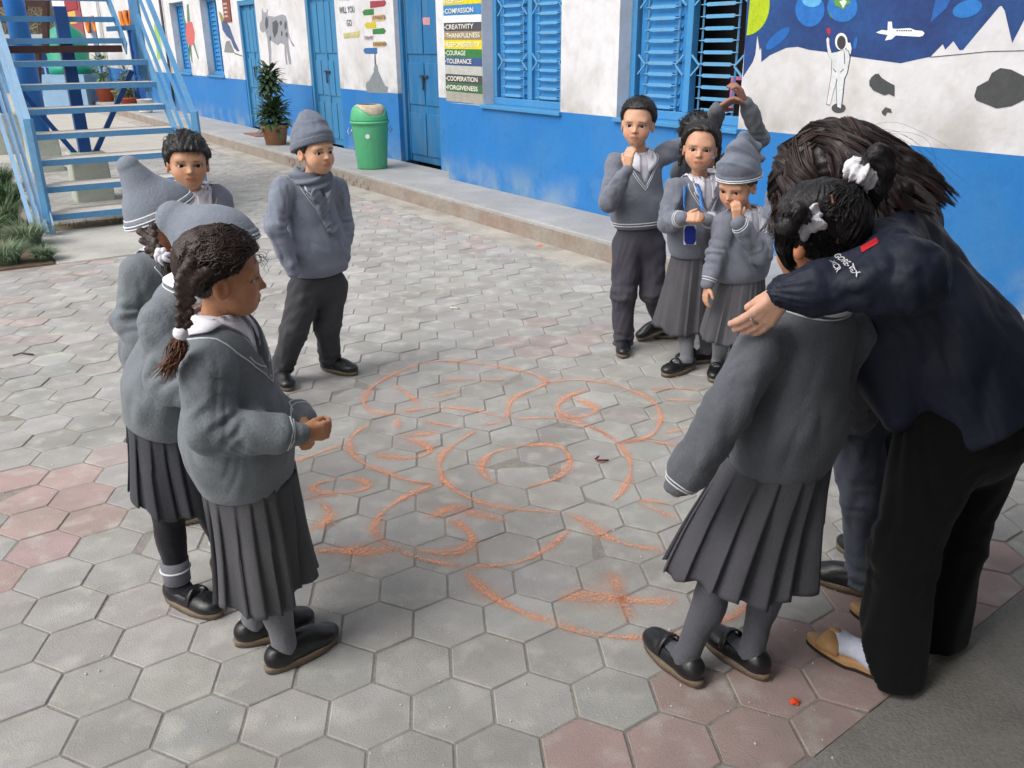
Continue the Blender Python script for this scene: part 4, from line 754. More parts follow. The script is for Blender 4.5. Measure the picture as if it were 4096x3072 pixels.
class Head:
    def __init__(s, c, f, u, sz=1.0, skin=(150, 104, 78), wide=1.0, lip=None, tilt=0):
        s.c = np.asarray(c, float); f = nrm(f); u = np.asarray(u, float); u = nrm(u-f*np.dot(u, f)); r = np.cross(f, u); s.R = np.stack([r, f, u]); s.sz = sz; s.skin = np.array(rgb(*skin)); s.wide = wide
    def loc(s, p): return ((p-s.c)@s.R.T)/s.sz
    def w(s, q): return np.asarray(q, float)*s.sz@s.R+s.c
    def fn(s, p):
        q = s.loc(p); x = np.abs(q[:, 0])/s.wide; q = np.c_[x, q[:, 1], q[:, 2]]
        d = el(q, V3(0, -.012, .028), (.073, .088, .074)); d = smin(d, el(q, V3(0, .018, -.026), (.060, .060, .066)), .03)
        d = smin(d, el(q, V3(0, .042, -.074), (.027, .026, .021)), .04); d = smin(d, el(q, V3(.033, .038, -.040), (.027, .028, .028)), .022)
        d = smin(d, el(q, V3(.024, .062, .012), (.026, .012, .010)), .02)
        d = smax(d, -el(q, V3(.0305, .0865, -.008), (.019, .014, .010)), .010)
        d = smin(d, rc(q, V3(0, .0715, -.004), V3(0, .0880, -.030), .0048, .0082), .012); d = smin(d, el(q, V3(.0095, .0765, -.0330), (.0065, .008, .0055)), .006)
        d = smin(d, el(q, V3(0, .0720, -.0545), (.0195, .0100, .0046)), .007); d = smin(d, el(q, V3(0, .0700, -.0630), (.0155, .0100, .0058)), .007); d = smax(d, -rc(q, V3(-.016, .0825, -.0587), V3(.016, .0825, -.0587), .0028, .0028), .004)
        e = el(q, V3(.0745, -.008, -.016), (.0095, .019, .029)); e = smax(e, -el(q, V3(.086, -.002, -.014), (.010, .011, .017)), .005); d = smin(d, e, .008)
        d = smax(d, -el(q, V3(.0305, .0765, -.009), (.0155, .013, .0058)), .002)
        return d*s.sz
    def eyes(s, parent, gaze=(0, 0)):
        for sx_ in (-1, 1):
            c = V3(sx_*.0305*s.wide, .0580, -.009); b = bmesh.new(); bmesh.ops.create_uvsphere(b, u_segments=20, v_segments=14, radius=.0135*s.sz); me = bpy.data.meshes.new('eye'); me.materials.append(m_eyew); me.materials.append(m_iris)
            gd = nrm(V3(gaze[0], 1, gaze[1])); Rm = s.R
            for fa in b.faces: fa.smooth = True; fa.material_index = 1 if np.dot(nrm(fa.calc_center_median()), gd) > .83 else 0
            for v in b.verts: v.co = Vector(s.w(c+np.array(v.co)/s.sz))
            b.to_mesh(me); b.free(); o = bpy.data.objects.new('eye', me); COL.objects.link(o); setp(o, parent)
    def colours(s, P):
        col = np.tile(s.skin, (len(P), 1)); q = s.loc(P); x = np.abs(q[:, 0])/s.wide; y, z = q[:, 1], q[:, 2]; hd = (np.abs(z) < .12) & (np.abs(q[:, 0]) < .1) & (np.abs(y) < .12); fr = hd & (y > .03)
        lip = fr & (x < .020*np.sqrt(np.clip(1-((z+.0588)/.0105)**2, 0, 1))) & (np.abs(z+.0588) < .0104) & (y > .05); col[lip] = s.skin*np.array([.86, .60, .58])
        mo = fr & (x < .0155) & (np.abs(z+.0587) < .0018) & (y > .05); col[mo] = s.skin*.4
        bz = .0085+.06*(x-.028)+np.where(x > .036, -(x-.036)*.5, 0); br = fr & (x > .014) & (x < .047) & (np.abs(z-bz) < .0032*(1-.6*(x-.014)/.033)); col[br] = s.skin*.34
        ln = fr & (np.abs(np.sqrt(((x-.0305)/.0172)**2+((z+.0085)/.0073)**2)-1) < .16) & (z > -.0095) & (y > .045); col[ln] = s.skin*.28
        sk = fr & (np.sqrt(((x-.0305)/.021)**2+((z+.009)/.012)**2) < 1) & ~br & ~ln; col[sk] *= .90
        ch = fr & (np.sqrt(((x-.036)/.022)**2+((z+.038)/.02)**2) < 1) & (y > .03); col[ch] *= np.array([1.06, .94, .92])
        ns = fr & (np.sqrt(((x-.0065)/.004)**2+((z+.0375)/.0025)**2) < 1) & (y > .07); col[ns] *= .45
        er = hd & (x > .074) & (y < .015); col[er] *= np.array([1.02, .9, .88])
        return col

def interp_hl(y, xs, zs_): return np.interp(y, xs, zs_)
def hair_cap(hd, th, xs, zs_, noise=.004, seed=1, back=0.0, streak=.0018):
    def f(p):
        q = hd.loc(p); d = el(q, V3(0, -.014-back, .030), (.075+th, .090+th+back, .075+th*1.1)); d = d+noise*wave(q, seed, .045)
        ang = np.arctan2(q[:, 0], q[:, 1]); d = d+streak*np.sin(ang*46+9*q[:, 2]/.05)
        d = smax(d, interp_hl(q[:, 1], xs, zs_)+.006*wave(q, seed+5, .02)*.5-q[:, 2], .006); return d*hd.sz
    return f
BOY = ((-.09, -.03, .012, .03, .055, .10), (-.062, -.055, -.015, .012, .052, .058))
GIRL = ((-.09, -.04, .005, .03, .055, .10), (-.075, -.065, -.005, .018, .062, .070))
def hair_obj(hd, parent, th=.010, line=BOY, mat=None, noise=.004, seed=1, h=.0055, back=0.0):
    f = hair_cap(hd, th, *line, noise, seed, back); return sdf_obj('hair', f, hd.c-.14*hd.sz, hd.c+.14*hd.sz, h, mat or m_hair, parent), f
def fringe(hd, f, parent, n, mat, L=.03, zone=None, up=.4, seed=3, r=(.0012, .002)):
    rg = np.random.default_rng(seed); paths = []
    a = rg.uniform(0, 2*math.pi, n*3); e = rg.uniform(-.1, 1.5, n*3); q = np.stack([np.cos(e)*np.sin(a)*.085, np.cos(e)*np.cos(a)*.1-.014, .03+np.sin(e)*.085], 1)
    if zone: q = q[zone(q)]
    q = q[:n]; P = snap(f, hd.w(q)); nn = nrm_rows(P-hd.c)
    for p0, n0 in zip(P, nn):
        d = n0*up+hd.R[1]*rg.uniform(.2, .7)+hd.R[2]*rg.uniform(-.6, .1)+rg.normal(0, .2, 3); d = nrm(d); l = L*rg.uniform(.5, 1.1); paths.append([p0-n0*.003, p0+d*l*.5+n0*.002, p0+d*l-np.array([0, 0, l*.3])])
    return strands('hair_strands', paths, r, mat, parent)
def nrm_rows(A): return A/(np.linalg.norm(A, axis=1)[:, None]+1e-9)

def beanie(hd, parent, mat, pts, plane, fold=.006, seed=2, h=.005, stripes=(), band=True, stripe_mat=None, crease=None):
    """pts: list of (local centre, side, depth) from brim to tip; plane: (point, normal) keeps the upper side"""
    pts = [(np.array(c, float), a, b) for c, a, b in pts]; pp, pn = V3(*plane[0]), nrm(plane[1])
    def f(p):
        q = hd.loc(p); d = None; X, Y = V3(1, 0, 0), V3(0, 1, 0)
        for (a, wa, da), (b, wb, db) in zip(pts[:-1], pts[1:]):
            x = ec(q, a, b, (wa, da), (wb, db), X, Y) if abs((b-a)[2]) > .5*np.linalg.norm(b-a) else rc(q, a, b, (wa+da)/2, (wb+db)/2); d = x if d is None else smin(d, x, .03)
        hz = (q-pp)@pn; d = d+fold*1.5*folds(q, seed, .11, nrm(V3(.3, .4, .8)), .45)*np.clip((hz-.02)/.06, 0, 1)
        if crease is not None: d = crease(q, d)
        if band: d = d-.0035*np.clip((.030-hz)/.004, 0, 1)
        return smax(d, -hz, .006)*hd.sz
    A = np.array([hd.w(c) for c, _, _ in pts]); lo, hi = A.min(0)-.21*hd.sz, A.max(0)+.21*hd.sz; o = sdf_obj('beanie', f, lo, hi, h, mat, parent)
    for off in stripes:
        n = 40; ring = []
        ax = nrm(np.cross(pn, (1, 0, 0))); bx = np.cross(pn, ax); c = pts[0][0]; c = c-pn*((c-pp)@pn)+pn*off
        R0 = np.array([c+.12*(math.cos(t)*ax+math.sin(t)*bx) for t in np.linspace(0, 2*math.pi, n, endpoint=False)]); lo_t, hi_t = np.zeros(n), np.ones(n)
        cw_, Rw = hd.w(c), hd.w(R0)
        for _ in range(18):
            m = (lo_t+hi_t)/2; ins = f(cw_+(Rw-cw_)*m[:, None]) < 0; lo_t = np.where(ins, m, lo_t); hi_t = np.where(ins, hi_t, m)
        ring = cw_+(Rw-cw_)*hi_t[:, None]; MB().tube(np.r_[ring, ring[:2]], .0027*hd.sz, 6, False).build('stripe', stripe_mat or m_stripe, o, True)
    return o, f

def skirt(parent, waist, hem, rd, fd, rw, rh, npl, mat, seed=0, depth=.016, wob=.012, cut=None, twist=0):
    """pleated skirt: ring from waist centre to hem centre, (side, depth) half widths"""
    rg = np.random.default_rng(seed); nu, nvv = npl*12, 26; ax = hem-waist; V = []; offs = rg.uniform(-.25, .25, npl+1); dep = rg.uniform(.35, 1.45, npl+1)
    ph = rg.uniform(0, 6, 4); bw = np.cumsum(np.r_[0, rg.uniform(.6, 1.5, npl)]); bw = bw/bw[-1]
    for j in range(nvv):
        v = j/(nvv-1); w = rw[0]+(rh[0]-rw[0])*v**.9; d = rw[1]+(rh[1]-rw[1])*v**.9
        for i in range(nu):
            u = i/nu; k = min(int(np.searchsorted(bw, u, 'right'))-1, npl-1); fpl = (u-bw[k])/(bw[k+1]-bw[k])
            prof = (fpl**1.0 if fpl < .82 else (1-fpl)/.18)            # knife pleat: long rise, quick return
            a = 2*math.pi*(u-(.45/npl)*max(0, (fpl-.82)/.18)*min(1, v*2))+twist*v
            off = depth*dep[k]*(.25+.75*v)*(prof-.5)+wob*v*(math.sin(2*a+ph[0]+2*v)+.6*math.sin(5*a+ph[1])+.4*math.sin(9*a+ph[2]))
            c = waist+ax*v+rd*(w+off)*math.cos(a)+fd*(d+off)*math.sin(a)
            if j == nvv-1 or v > .6: c = c+np.array([0, 0, .014*math.sin(3*a+ph[3])*(v-.6)/.4+.007*math.sin(8*a+ph[1])*(v-.6)/.4])
            V.append(c)
    Q = [(j*nu+i, j*nu+(i+1) % nu, (j+1)*nu+(i+1) % nu, (j+1)*nu+i) for j in range(nvv-1) for i in range(nu)]
    o = fast_mesh('skirt', np.array(V), np.array(Q), mat, parent); s = o.modifiers.new('s', 'SOLIDIFY'); s.thickness = .003; s.offset = -1; return o

def figure(label, base, J, head, girl, sweater, bottom, shoes='oxford', hands=None, Ls=.215, h=.006, k=1.0, neckline=True, cuffs=True, hemstripe=False, feet=None, skirt_spec=None, collar=True, stock=(112, 113, 120), wr=1.0, sw_r=None, name='person', feet_pitch=(0, 0), vneck=True, body_legs=True, group=None, sleeve=.93):
    """J: world joints N (neck base), C (chest), P (pelvis), sL sR eL eR wL wR hL hR kL kR aL aR; L/R are the figure's own left and right"""
    root = empty(name, V3(base[0], base[1], 0)); tag(root, label, 'person', group)
    N, C, Pv = J['N'], J['C'], J['P']; up = nrm(N-Pv); rd = nrm(J['sR']-J['sL']); rd = nrm(rd-up*np.dot(rd, up)); fd = np.cross(up, rd)
    # ---- skin
    arms = [('L', -1), ('R', 1)]; hd_fns = []
    for sd, sg in arms:
        if hands and sd in hands and hands[sd]:
            hs = hands[sd]; C_ = hand_caps(J['w'+sd], hs['d'], hs['n'], hs.get('side', sg), hs.get('L', .125*k), hs.get('curl', .35), hs.get('spread', .1), hs.get('thumb', (.7, .65, .25))); hd_fns.append((np.mean([c[1] for c in C_], 0), .12*k, hand_fn(C_)))
    def body(p):
        d = ec(p, C, Pv, (.085*k, .06*k), (.085*k, .065*k), rd, fd); d = smin(d, rc(p, J['sL'], J['sR'], .032*k, .032*k), .04)
        d = smin(d, rc(p, N-up*.03, head.w((0, -.012, -.045)), .040*k, .036*k), .02)
        for sd in 'LR':
            d = smin(d, rc(p, J['s'+sd], J['e'+sd], .034*k, .028*k), .02); d = smin(d, rc(p, J['e'+sd], J['w'+sd], .028*k, .0185*k), .01)
            if body_legs: d = smin(d, rc(p, J['h'+sd], J['k'+sd], .044*k, .038*k), .03); d = smin(d, rc(p, J['k'+sd], J['a'+sd], .036*k, .026*k), .02)
            else: d = smin(d, rc(p, J['h'+sd], J['k'+sd], .05*k, .03*k), .03); d = smin(d, rc(p, J['k'+sd], J['a'+sd], .03*k, .02*k), .02)
        d = local(d, p, head.c, .14, head.fn, .012)
        for c, R, fn in hd_fns: d = local(d, p, c, R, fn, .006)
        return d
    allp = [J[q] for q in J]+[head.c+V3(.1, .1, .12)*head.sz, head.c-V3(.1, .1, .12)*head.sz]+[c for c, _, _ in hd_fns]
    lo, hi = bounds(allp, .09*k); lo[2] = max(lo[2], .02); bo = sdf_obj('body', body, lo, hi, h*.97, m_skin, root, head.colours); head.eyes(root)
    # ---- sweater
    S = dict(sh=(.138, .080), mid=(.142, .100), hem=(.140, .106), drop=.02); S.update(sw_r or {}); hemc = J.get('hem', Pv+up*.02*k)
    mid = C+(hemc-C)*.62
    wl_ = S.get('wl', .085)
    def sw(p):
        d = ec(p, C+up*.045*k, mid, (S['sh'][0]*k*.86, S['sh'][1]*k), (S['mid'][0]*k, S['mid'][1]*k), rd, fd); d = smin(d, ec(p, mid, hemc+up*.035*k, (S['mid'][0]*k, S['mid'][1]*k), (S['hem'][0]*k, S['hem'][1]*k), rd, fd), .05)
        d = smin(d, rc(p, N-up*.045*k+rd*.02, J['sR']-up*.012, .045*k, .045*k), .03); d = smin(d, rc(p, N-up*.045*k-rd*.02, J['sL']-up*.012, .045*k, .045*k), .03)
        a = None
        for sd in 'LR':
            e, w = J['e'+sd], J['w'+sd]; x = rc(p, J['s'+sd], e, .060*k*sleeve, .052*k*sleeve); ba = w-e; L = np.linalg.norm(ba); y = rc(p, e, w-ba/L*.055*k, .054*k*sleeve, .049*k*sleeve); x = smin(x, y, .02)
            de = np.linalg.norm(p-e, axis=1); ua = nrm(e-J['s'+sd]); fa = ba/L; inn = nrm(fa-ua+1e-6); x = x+.0065*wr*k*folds(p, 31+ord(sd)+S.get('seed', 11), .085, nrm(ua+fa), .35)*np.clip(de/(.09*k), .3, 1)
            sl_ = (p-e)@nrm(ua+fa+1e-6); x = x+.0075*wr*k*np.sin(sl_*2*math.pi/.040+1.6*wave(p, 37, .09))*np.clip(1.25-de/(.085*k), 0, 1)*np.clip(.45+.8*((p-e)@inn)/.05, .1, 1)
            cu = rc(p, w-ba/L*.05*k, w-ba/L*.004, .0345*k, .034*k); x = smin(x, cu, .012); a = x if a is None else np.minimum(a, x)
        d = smin(d, a, .022); d = d+.0085*wr*k*np.clip((np.linalg.norm(p-N, axis=1)-.10*k)/.10, 0, 1)*np.clip(((p-hemc)@up)/.09, .12, 1)*folds(p, S.get('seed', 11), wl_*1.6, nrm(up+rd*.35*(1 if S.get('seed', 11) % 2 else -1)), .38)
        z = (p-hemc)@up; d = smax(d, -(z+.012), .012)
        nz = (p-N)@up; nx = (p-N)@rd; ny = (p-N)@fd; hole = np.maximum(np.sqrt((nx/1.0)**2+((ny+.0)/.92)**2)-.069*k, -(nz+.055*k)); d = smax(d, -hole, .006)
        if vneck: vz = nz+.135*k; vv = np.maximum(np.abs(nx)-vz*.46, np.maximum(-ny+.0, -vz)); vv = np.maximum(vv, nz-.02); d = smax(d, -vv, .004)
        return d
    A = [J[q] for q in ('N', 'C', 'sL', 'sR', 'eL', 'eR', 'wL', 'wR')]+[hemc]; lo, hi = bounds(A, .14*k); so_ = sdf_obj('sweater', sw, lo, hi, h*1.1, sweater, root)
    if cuffs:
        for sd in 'LR':
            e, w = J['e'+sd], J['w'+sd]; ax = nrm(w-e); b1 = nrm(np.cross(ax, (0.2, .3, .9))); b2 = np.cross(ax, b1)
            for off in (.018, .030, .042)[:2 if not isinstance(cuffs, int) else cuffs if cuffs is not True else 2]:
                c = w-ax*off*k; R0 = np.array([c+.036*k*(math.cos(t)*b1+math.sin(t)*b2) for t in np.linspace(0, 2*math.pi, 22)]); R1 = snap(sw, R0, .0005, 3); MB().tube(np.r_[R1, R1[1:2]], .0021*k, 5, False).build('cuff_stripe', m_stripe, so_, True)
    for sd in 'LR':
        s_, e = J['s'+sd], J['e'+sd]; ax = nrm(nrm(e-s_)+up*-.25+rd*(.35 if sd == 'R' else -.35)); b1 = nrm(np.cross(ax, fd+.1)); b2 = np.cross(ax, b1); c = s_+ax*.022*k; R0 = np.array([c+.066*k*(math.cos(t)*b1+math.sin(t)*b2) for t in np.linspace(0, 2*math.pi, 30)]); R1 = snap(sw, R0, -.0006, 4); ok = np.linalg.norm(R1-c, axis=1) < .12*k
        if ok.all(): MB().tube(np.r_[R1, R1[1:2]], .0016*k, 4, False).build('seam', sweater, so_, True)
    if hemstripe:
        for off in (.012, .026):
            R0 = np.array([hemc+up*off*k+rd*S['hem'][0]*k*math.cos(t)+fd*S['hem'][1]*k*math.sin(t) for t in np.linspace(0, 2*math.pi, 48)]); R1 = snap(sw, R0, .0005, 4); R1 = R1+up*((R0-R1)@up)[:, None]; MB().tube(np.r_[R1, R1[1:2]], .0028*k, 5, False).build('hem_stripe', m_stripe, so_, True)
    if neckline:
        for off in (.012, .024):
            g = []
            zb, r0 = -.012, .068+off
            for t in np.linspace(0, 2*math.pi, 44, endpoint=False):
                x, y = math.sin(t), math.cos(t)          # t=0 front
                fr = max(0, y)
                if vneck: z = zb-.135*max(0, 1-abs(((t+math.pi) % (2*math.pi))-math.pi)/1.25)-off*.9*fr
                else: z = zb-.02*fr
                xx = x*r0 if not (vneck and y > .25) else x*r0*1.0
                g.append(N+rd*xx*k+fd*(y*r0*.95+.02*fr)*k+up*z*k)
            R1 = snap(sw, np.array(g), .0004, 6); MB().tube(np.r_[R1, R1[:2]], .0022*k, 5, False).build('neck_stripe', m_stripe, so_, True)
    # ---- shirt and collar
    if collar:
        def shirt(p):
            d = ec(p, C+up*.05*k, C-up*.08*k, (.10*k, .070*k), (.12*k, .085*k), rd, fd); d = smin(d, rc(p, N-up*.05*k, N+up*.008*k, .055*k, .047*k), .04)
            d = smin(d, rc(p, N-up*.05*k+rd*.06*k, N-up*.05*k-rd*.06*k, .04*k, .04*k), .03); return np.maximum(d, (p-N)@up-.012*k)
        sdf_obj('shirt', shirt, *bounds([N, C-up*.1], .15*k), .008, m_white, root)
        un = lambda p: np.minimum(sw(p), shirt(p))
        nA, nB = 56, 8; Vc = []
        for i in range(nA+1):
            t = math.radians(16)+(2*math.pi-math.radians(32))*i/nA; x, y = math.sin(t), math.cos(t); fr = max(0, y)**2
            for j in range(nB+1):
                u = j/nB; rr = (.050+.0*u+.034*max(0, u-.25)/.75*(1-.05*fr)); z = .022+.010*min(1, u/.25)-.044*max(0, u-.25)/.75*(1+1.1*fr)-.028*fr
                Vc.append(N+rd*x*rr*k*1.02+fd*(y*rr*.95+.012*fr)*k+up*z*k+fd*0)
        Vc = np.array(Vc)
        for it in range(9):
            d = un(Vc); m = d < .010; G = np.stack([(un(Vc+np.eye(3)[q]*.003)-un(Vc-np.eye(3)[q]*.003))/.006 for q in range(3)], 1); Vc = Vc+np.where(m, .010-d, 0)[:, None]*nrm_rows(G)
            if it in (3, 5): W3 = Vc.reshape(nA+1, nB+1, 3).copy(); W3[1:-1, 2:] = (W3[:-2, 2:]+2*W3[1:-1, 2:]+W3[2:, 2:])/4; Vc = W3.reshape(-1, 3)
        co = fast_mesh('collar', Vc, np.array([(i*(nB+1)+j, i*(nB+1)+j+1, (i+1)*(nB+1)+j+1, (i+1)*(nB+1)+j) for i in range(nA) for j in range(nB)]), m_white, root); md = co.modifiers.new('s', 'SOLIDIFY'); md.thickness = .003; md.offset = 1
    # ---- legs
    if bottom and not girl:
        def tr(p):
            d = ec(p, Pv+up*.06*k, Pv-up*.04*k, (.118*k, .088*k), (.120*k, .092*k), rd, fd)
            for sd in 'LR':
                a_ = J['a'+sd]-V3(0, 0, .022); ab = a_+nrm(a_-J['k'+sd])*.06; L1 = rc(p, J['h'+sd], J['k'+sd], .086*k, .066*k); L2 = rc(p, J['k'+sd], ab, .063*k, .054*k); x = smin(L1, L2, .03)
                bend = np.clip(1.5-np.linalg.norm(p-J['k'+sd], axis=1)/(.12*k), .25, 1)+np.clip(1.2-np.linalg.norm(p-a_, axis=1)/(.09*k), 0, .8); lg = nrm(J['k'+sd]-a_); x = x+.0085*wr*k*folds(p, 51+ord(sd), .095, nrm(lg+V3(.25, 0, 0)), .3)+.0070*wr*k*np.sin(((p-a_)@lg)*2*math.pi/.046+1.8*wave(p, 55, .09))*np.clip(1.2-np.linalg.norm(p-a_, axis=1)/(.11*k), 0, 1)+.006*wr*k*np.sin(((p-J['k'+sd])@lg)*2*math.pi/.05+2*wave(p, 56, .1))*np.clip(1.1-np.linalg.norm(p-J['k'+sd], axis=1)/(.10*k), 0, 1); x = smax(x, -(p[:, 2]-a_[2]+.018), .006); d = smin(d, x, .025)
            return d
        sdf_obj('trousers', tr, *bounds([Pv+up*.06]+[J[a+s] for a in 'hka' for s in 'LR'], .13*k), h*1.3, bottom, root)
    if girl:
        if skirt_spec: skirt(root, skirt_spec['w'], skirt_spec['h'], skirt_spec.get('rd', rd), skirt_spec.get('fd', fd), skirt_spec['rw'], skirt_spec['rh'], skirt_spec.get('n', 22), bottom, skirt_spec.get('seed', 0), skirt_spec.get('depth', .016), skirt_spec.get('wob', .012), twist=skirt_spec.get('twist', 0))
        def stk(p):
            d = None
            for i, sd in enumerate('LR'):
                kk, aa = J['k'+sd], J['a'+sd]; f = feet[i]; x = smin(rc(p, J['h'+sd], kk, .048*k, .044*k), rc(p, kk, aa, .043*k, .033*k), .03); ax = nrm(aa-kk); bk = -nrm([f[0], f[1], 0]); x = smin(x, el(p, kk+(aa-kk)*.34+bk*.012*k, (.040*k, .040*k, .085*k)), .02); tip = V3(aa[0], aa[1], .040)+nrm([f[0], f[1], 0])*.085*k; x = smin(x, rc(p, V3(aa[0], aa[1], .045), tip, .032*k, .024*k), .02); x = x+.0012*wave(p, 5, .03); d = x if d is None else np.minimum(d, x)
            return d
        sdf_obj('stockings', stk, *bounds([J[a+s] for a in 'hka' for s in 'LR']+[J['aL']+V3(0, 0, -.05)], .12*k), max(h*1.2, .006), knit('stocking_%d_%d_%d' % stock, stock), root)
    if feet is not None:
        for i, sd in enumerate('LR'):
            if feet[i] is not None: put_shoe(root, J['a'+sd], feet[i], shoes, Ls, pitch=feet_pitch[i], z0=J['a'+sd][2]-.07*k if J['a'+sd][2] > .09*k else 0)
    return root, dict(sw=sw, sweater=so_, rd=rd, fd=fd, up=up, body=body)
# ------------------------------------------------------------------ the people
def gp(x, y, z=0): return onz(x*K, y*K, z)
def az(deg): a = math.radians(deg); return V3(math.sin(a), math.cos(a), 0)
UP = V3(0, 0, 1); TOCAM = lambda p: nrm(C0-p)
m_sw_a = knit('sweater_green_grey', (117, 124, 130)); m_sw_b = knit('sweater_blue_grey', (130, 137, 152)); m_sw_c = knit('sweater_slate', (116, 121, 133)); m_sw_d = knit('sweater_dark', (99, 103, 110)); m_hat_a = knit('beanie_blue_grey', (126, 134, 146)); m_hat_b = knit('beanie_slate', (114, 121, 135))
m_sk_a = cloth('skirt_grey', (86, 86, 90)); m_sk_b = cloth('skirt_dark', (70, 72, 78)); m_tr_a = cloth('trousers_charcoal', (70, 71, 75)); m_tr_b = cloth('trousers_navy_grey', (72, 71, 80))
def chk(n, J):
    L = lambda a, b: round(float(np.linalg.norm(J[a]-J[b])), 2)
    print(n, 'upper', L('sL', 'eL'), L('sR', 'eR'), 'fore', L('eL', 'wL'), L('eR', 'wR'), 'thigh', L('hL', 'kL'), L('hR', 'kR'), 'shin', L('kL', 'aL'), L('kR', 'aR'), 'sh', L('sL', 'sR'), 'torso', L('N', 'P'))
def ank(g, f): q = V3(g[0], g[1], .07)+nrm(f)*.055; return q
BASEHAT = lambda top=.150, lean=-.03: [((0, -.012, .01), .086, .099), ((0, -.014, .055), .085, .097), ((0, -.02+lean*.5, .095), .070, .078), ((0, -.02+lean, top), .042, .046)]

# --- boy with spiky hair by the stairs, looking at the camera
hc = at(405, 349, 3.5); H4 = Head(hc, TOCAM(hc)+V3(.1, 0, -.12), UP+V3(.06, 0, 0), 1.0, (196, 150, 120))
J = dict(N=at(418, 412, 3.56), C=at(420, 455, 3.58), P=at(424, 620, 3.6), sR=at(366, 432, 3.55), sL=at(472, 430, 3.6), eR=at(352, 530, 3.58), eL=at(486, 530, 3.62), wR=at(360, 630, 3.5), wL=at(480, 630, 3.52))
g = gp(424, 0); b = J['P']
for sd, dx in (('R', -.06), ('L', .06)): J['h'+sd] = b+V3(dx, 0, -.03); J['k'+sd] = V3(b[0]+dx*1.1, b[1]-.01, .33); J['a'+sd] = V3(b[0]+dx*1.2, b[1]+.02, .07)
r4_, i4 = figure('boy with short spiky black hair and white collar standing before the blue staircase', b, J, H4, False, m_sw_b, m_tr_a, 'oxford', None, feet=(az(160), az(175)), h=.006)
ho, f = hair_obj(H4, r4_, .013, ((-.09, -.03, .012, .03, .05, .10), (-.062, -.055, -.012, .016, .042, .048)), noise=.006, seed=4)
fringe(H4, f, r4_, 420, m_hair, .022, lambda q: q[:, 2] > .04, .12, r=(.0008, .0014))

# --- girl at far left, seen from behind in a pointed beanie
hc = at(358, 470, 2.8); H3 = Head(hc, V3(.86, .45, .02), UP+V3(-.12, -.05, 0), 1.04, (166, 110, 80))
J = dict(N=at(358, 556, 2.78), C=at(352, 610, 2.78), P=at(356, 830, 2.8), hem=at(352, 815, 2.8), sR=at(300, 588, 2.70), sL=at(392, 580, 2.92), eR=at(276, 690, 2.66), eL=at(430, 690, 3.0), wR=at(350, 790, 2.60), wL=at(440, 790, 2.95))
b = J['P']; f3 = nrm(V3(.85, .5, 0)); s3 = V3(f3[1], -f3[0], 0)
for sd, dx in (('R', .06), ('L', -.06)): J['h'+sd] = b+s3*dx+V3(0, 0, -.03); J['k'+sd] = V3(b[0], b[1], .33)+s3*dx+f3*.01; J['a'+sd] = V3(b[0], b[1], .07)+s3*dx
r3_, i3 = figure('girl at far left in a pointed grey beanie, braid tied with white ribbon', b, J, H3, True, m_sw_a, m_sk_b, 'maryjane', None, h=.0062, feet=(f3, f3), skirt_spec=dict(w=b+V3(0, 0, .03), h=V3(b[0], b[1], .30), rw=(.12, .10), rh=(.15, .15), seed=3))
def fold3(q, d): return smin(d, rc(q, V3(0, -.085, .115), V3(0, -.105, .150), .040, .026), .035)
beanie(H3, r3_, m_hat_a, [((0, -.012, .0), .092, .107), ((0, -.014, .030), .091, .106)], ((0, 0, .012), (0, -.36, 1)), .0015, 5, stripes=(.006, .015, .030), crease=lambda q, d: smin(d, rc(q, V3(0, -.020, .022), V3(0, -.078, .160), .090, .034), .02))
ho, f = hair_obj(H3, r3_, .003, GIRL, m_hair_br, seed=8)
def braid(parent, pts, r0, r1, mat, n=9, name='braid'):
    P = spline(pts, n*2); tg = nrm_rows(np.gradient(P, axis=0)); bl = []
    for i in range(len(P)):
        sdv = nrm(np.cross(tg[i], C0-P[i])); rr = r0+(r1-r0)*i/(len(P)-1); sg = 1 if i % 2 else -1; bl.append((P[i]+sdv*rr*.42*sg, nrm(tg[i]*.8-sdv*sg*.6), rr))
    def f(p):
        d = None
        for c, ax, rr in bl: x = rc(p, c-ax*rr*.75, c+ax*rr*.75, rr*.62, rr*.45); d = x if d is None else smin(d, x, .004)
        return d+.0012*np.sin(p@V3(300, 200, 500))
    return sdf_obj(name, f, *bounds(P, r0*2), .004, mat, parent)
braid(r3_, [at(318, 500, 2.66), at(326, 528, 2.63), at(345, 552, 2.62)], .022, .017, m_hair_br, 4)
tail3 = [at(352, 552, 2.62), at(368, 580, 2.60), at(382, 620, 2.60)]
strands('braid_tail', [spline([p+RNG.normal(0, .006+.004*i, 3) for i, p in enumerate(tail3)], 8) for _ in range(90)], (.0015, .003), m_hair_br, r3_)
rb = MB(); c = at(352, 548, 2.60)
for k_ in range(6): a = k_*1.05; rb.tube(spline([c, c+V3(.016*math.cos(a), -.010, .016*math.sin(a)), c+V3(.024*math.cos(a+.5), 0, .026*math.sin(a+.5)-.012)], 6), [.007, .009, .009, .008, .006, .004], 6)
rb.build('ribbon', m_ribbon, r3_, True)

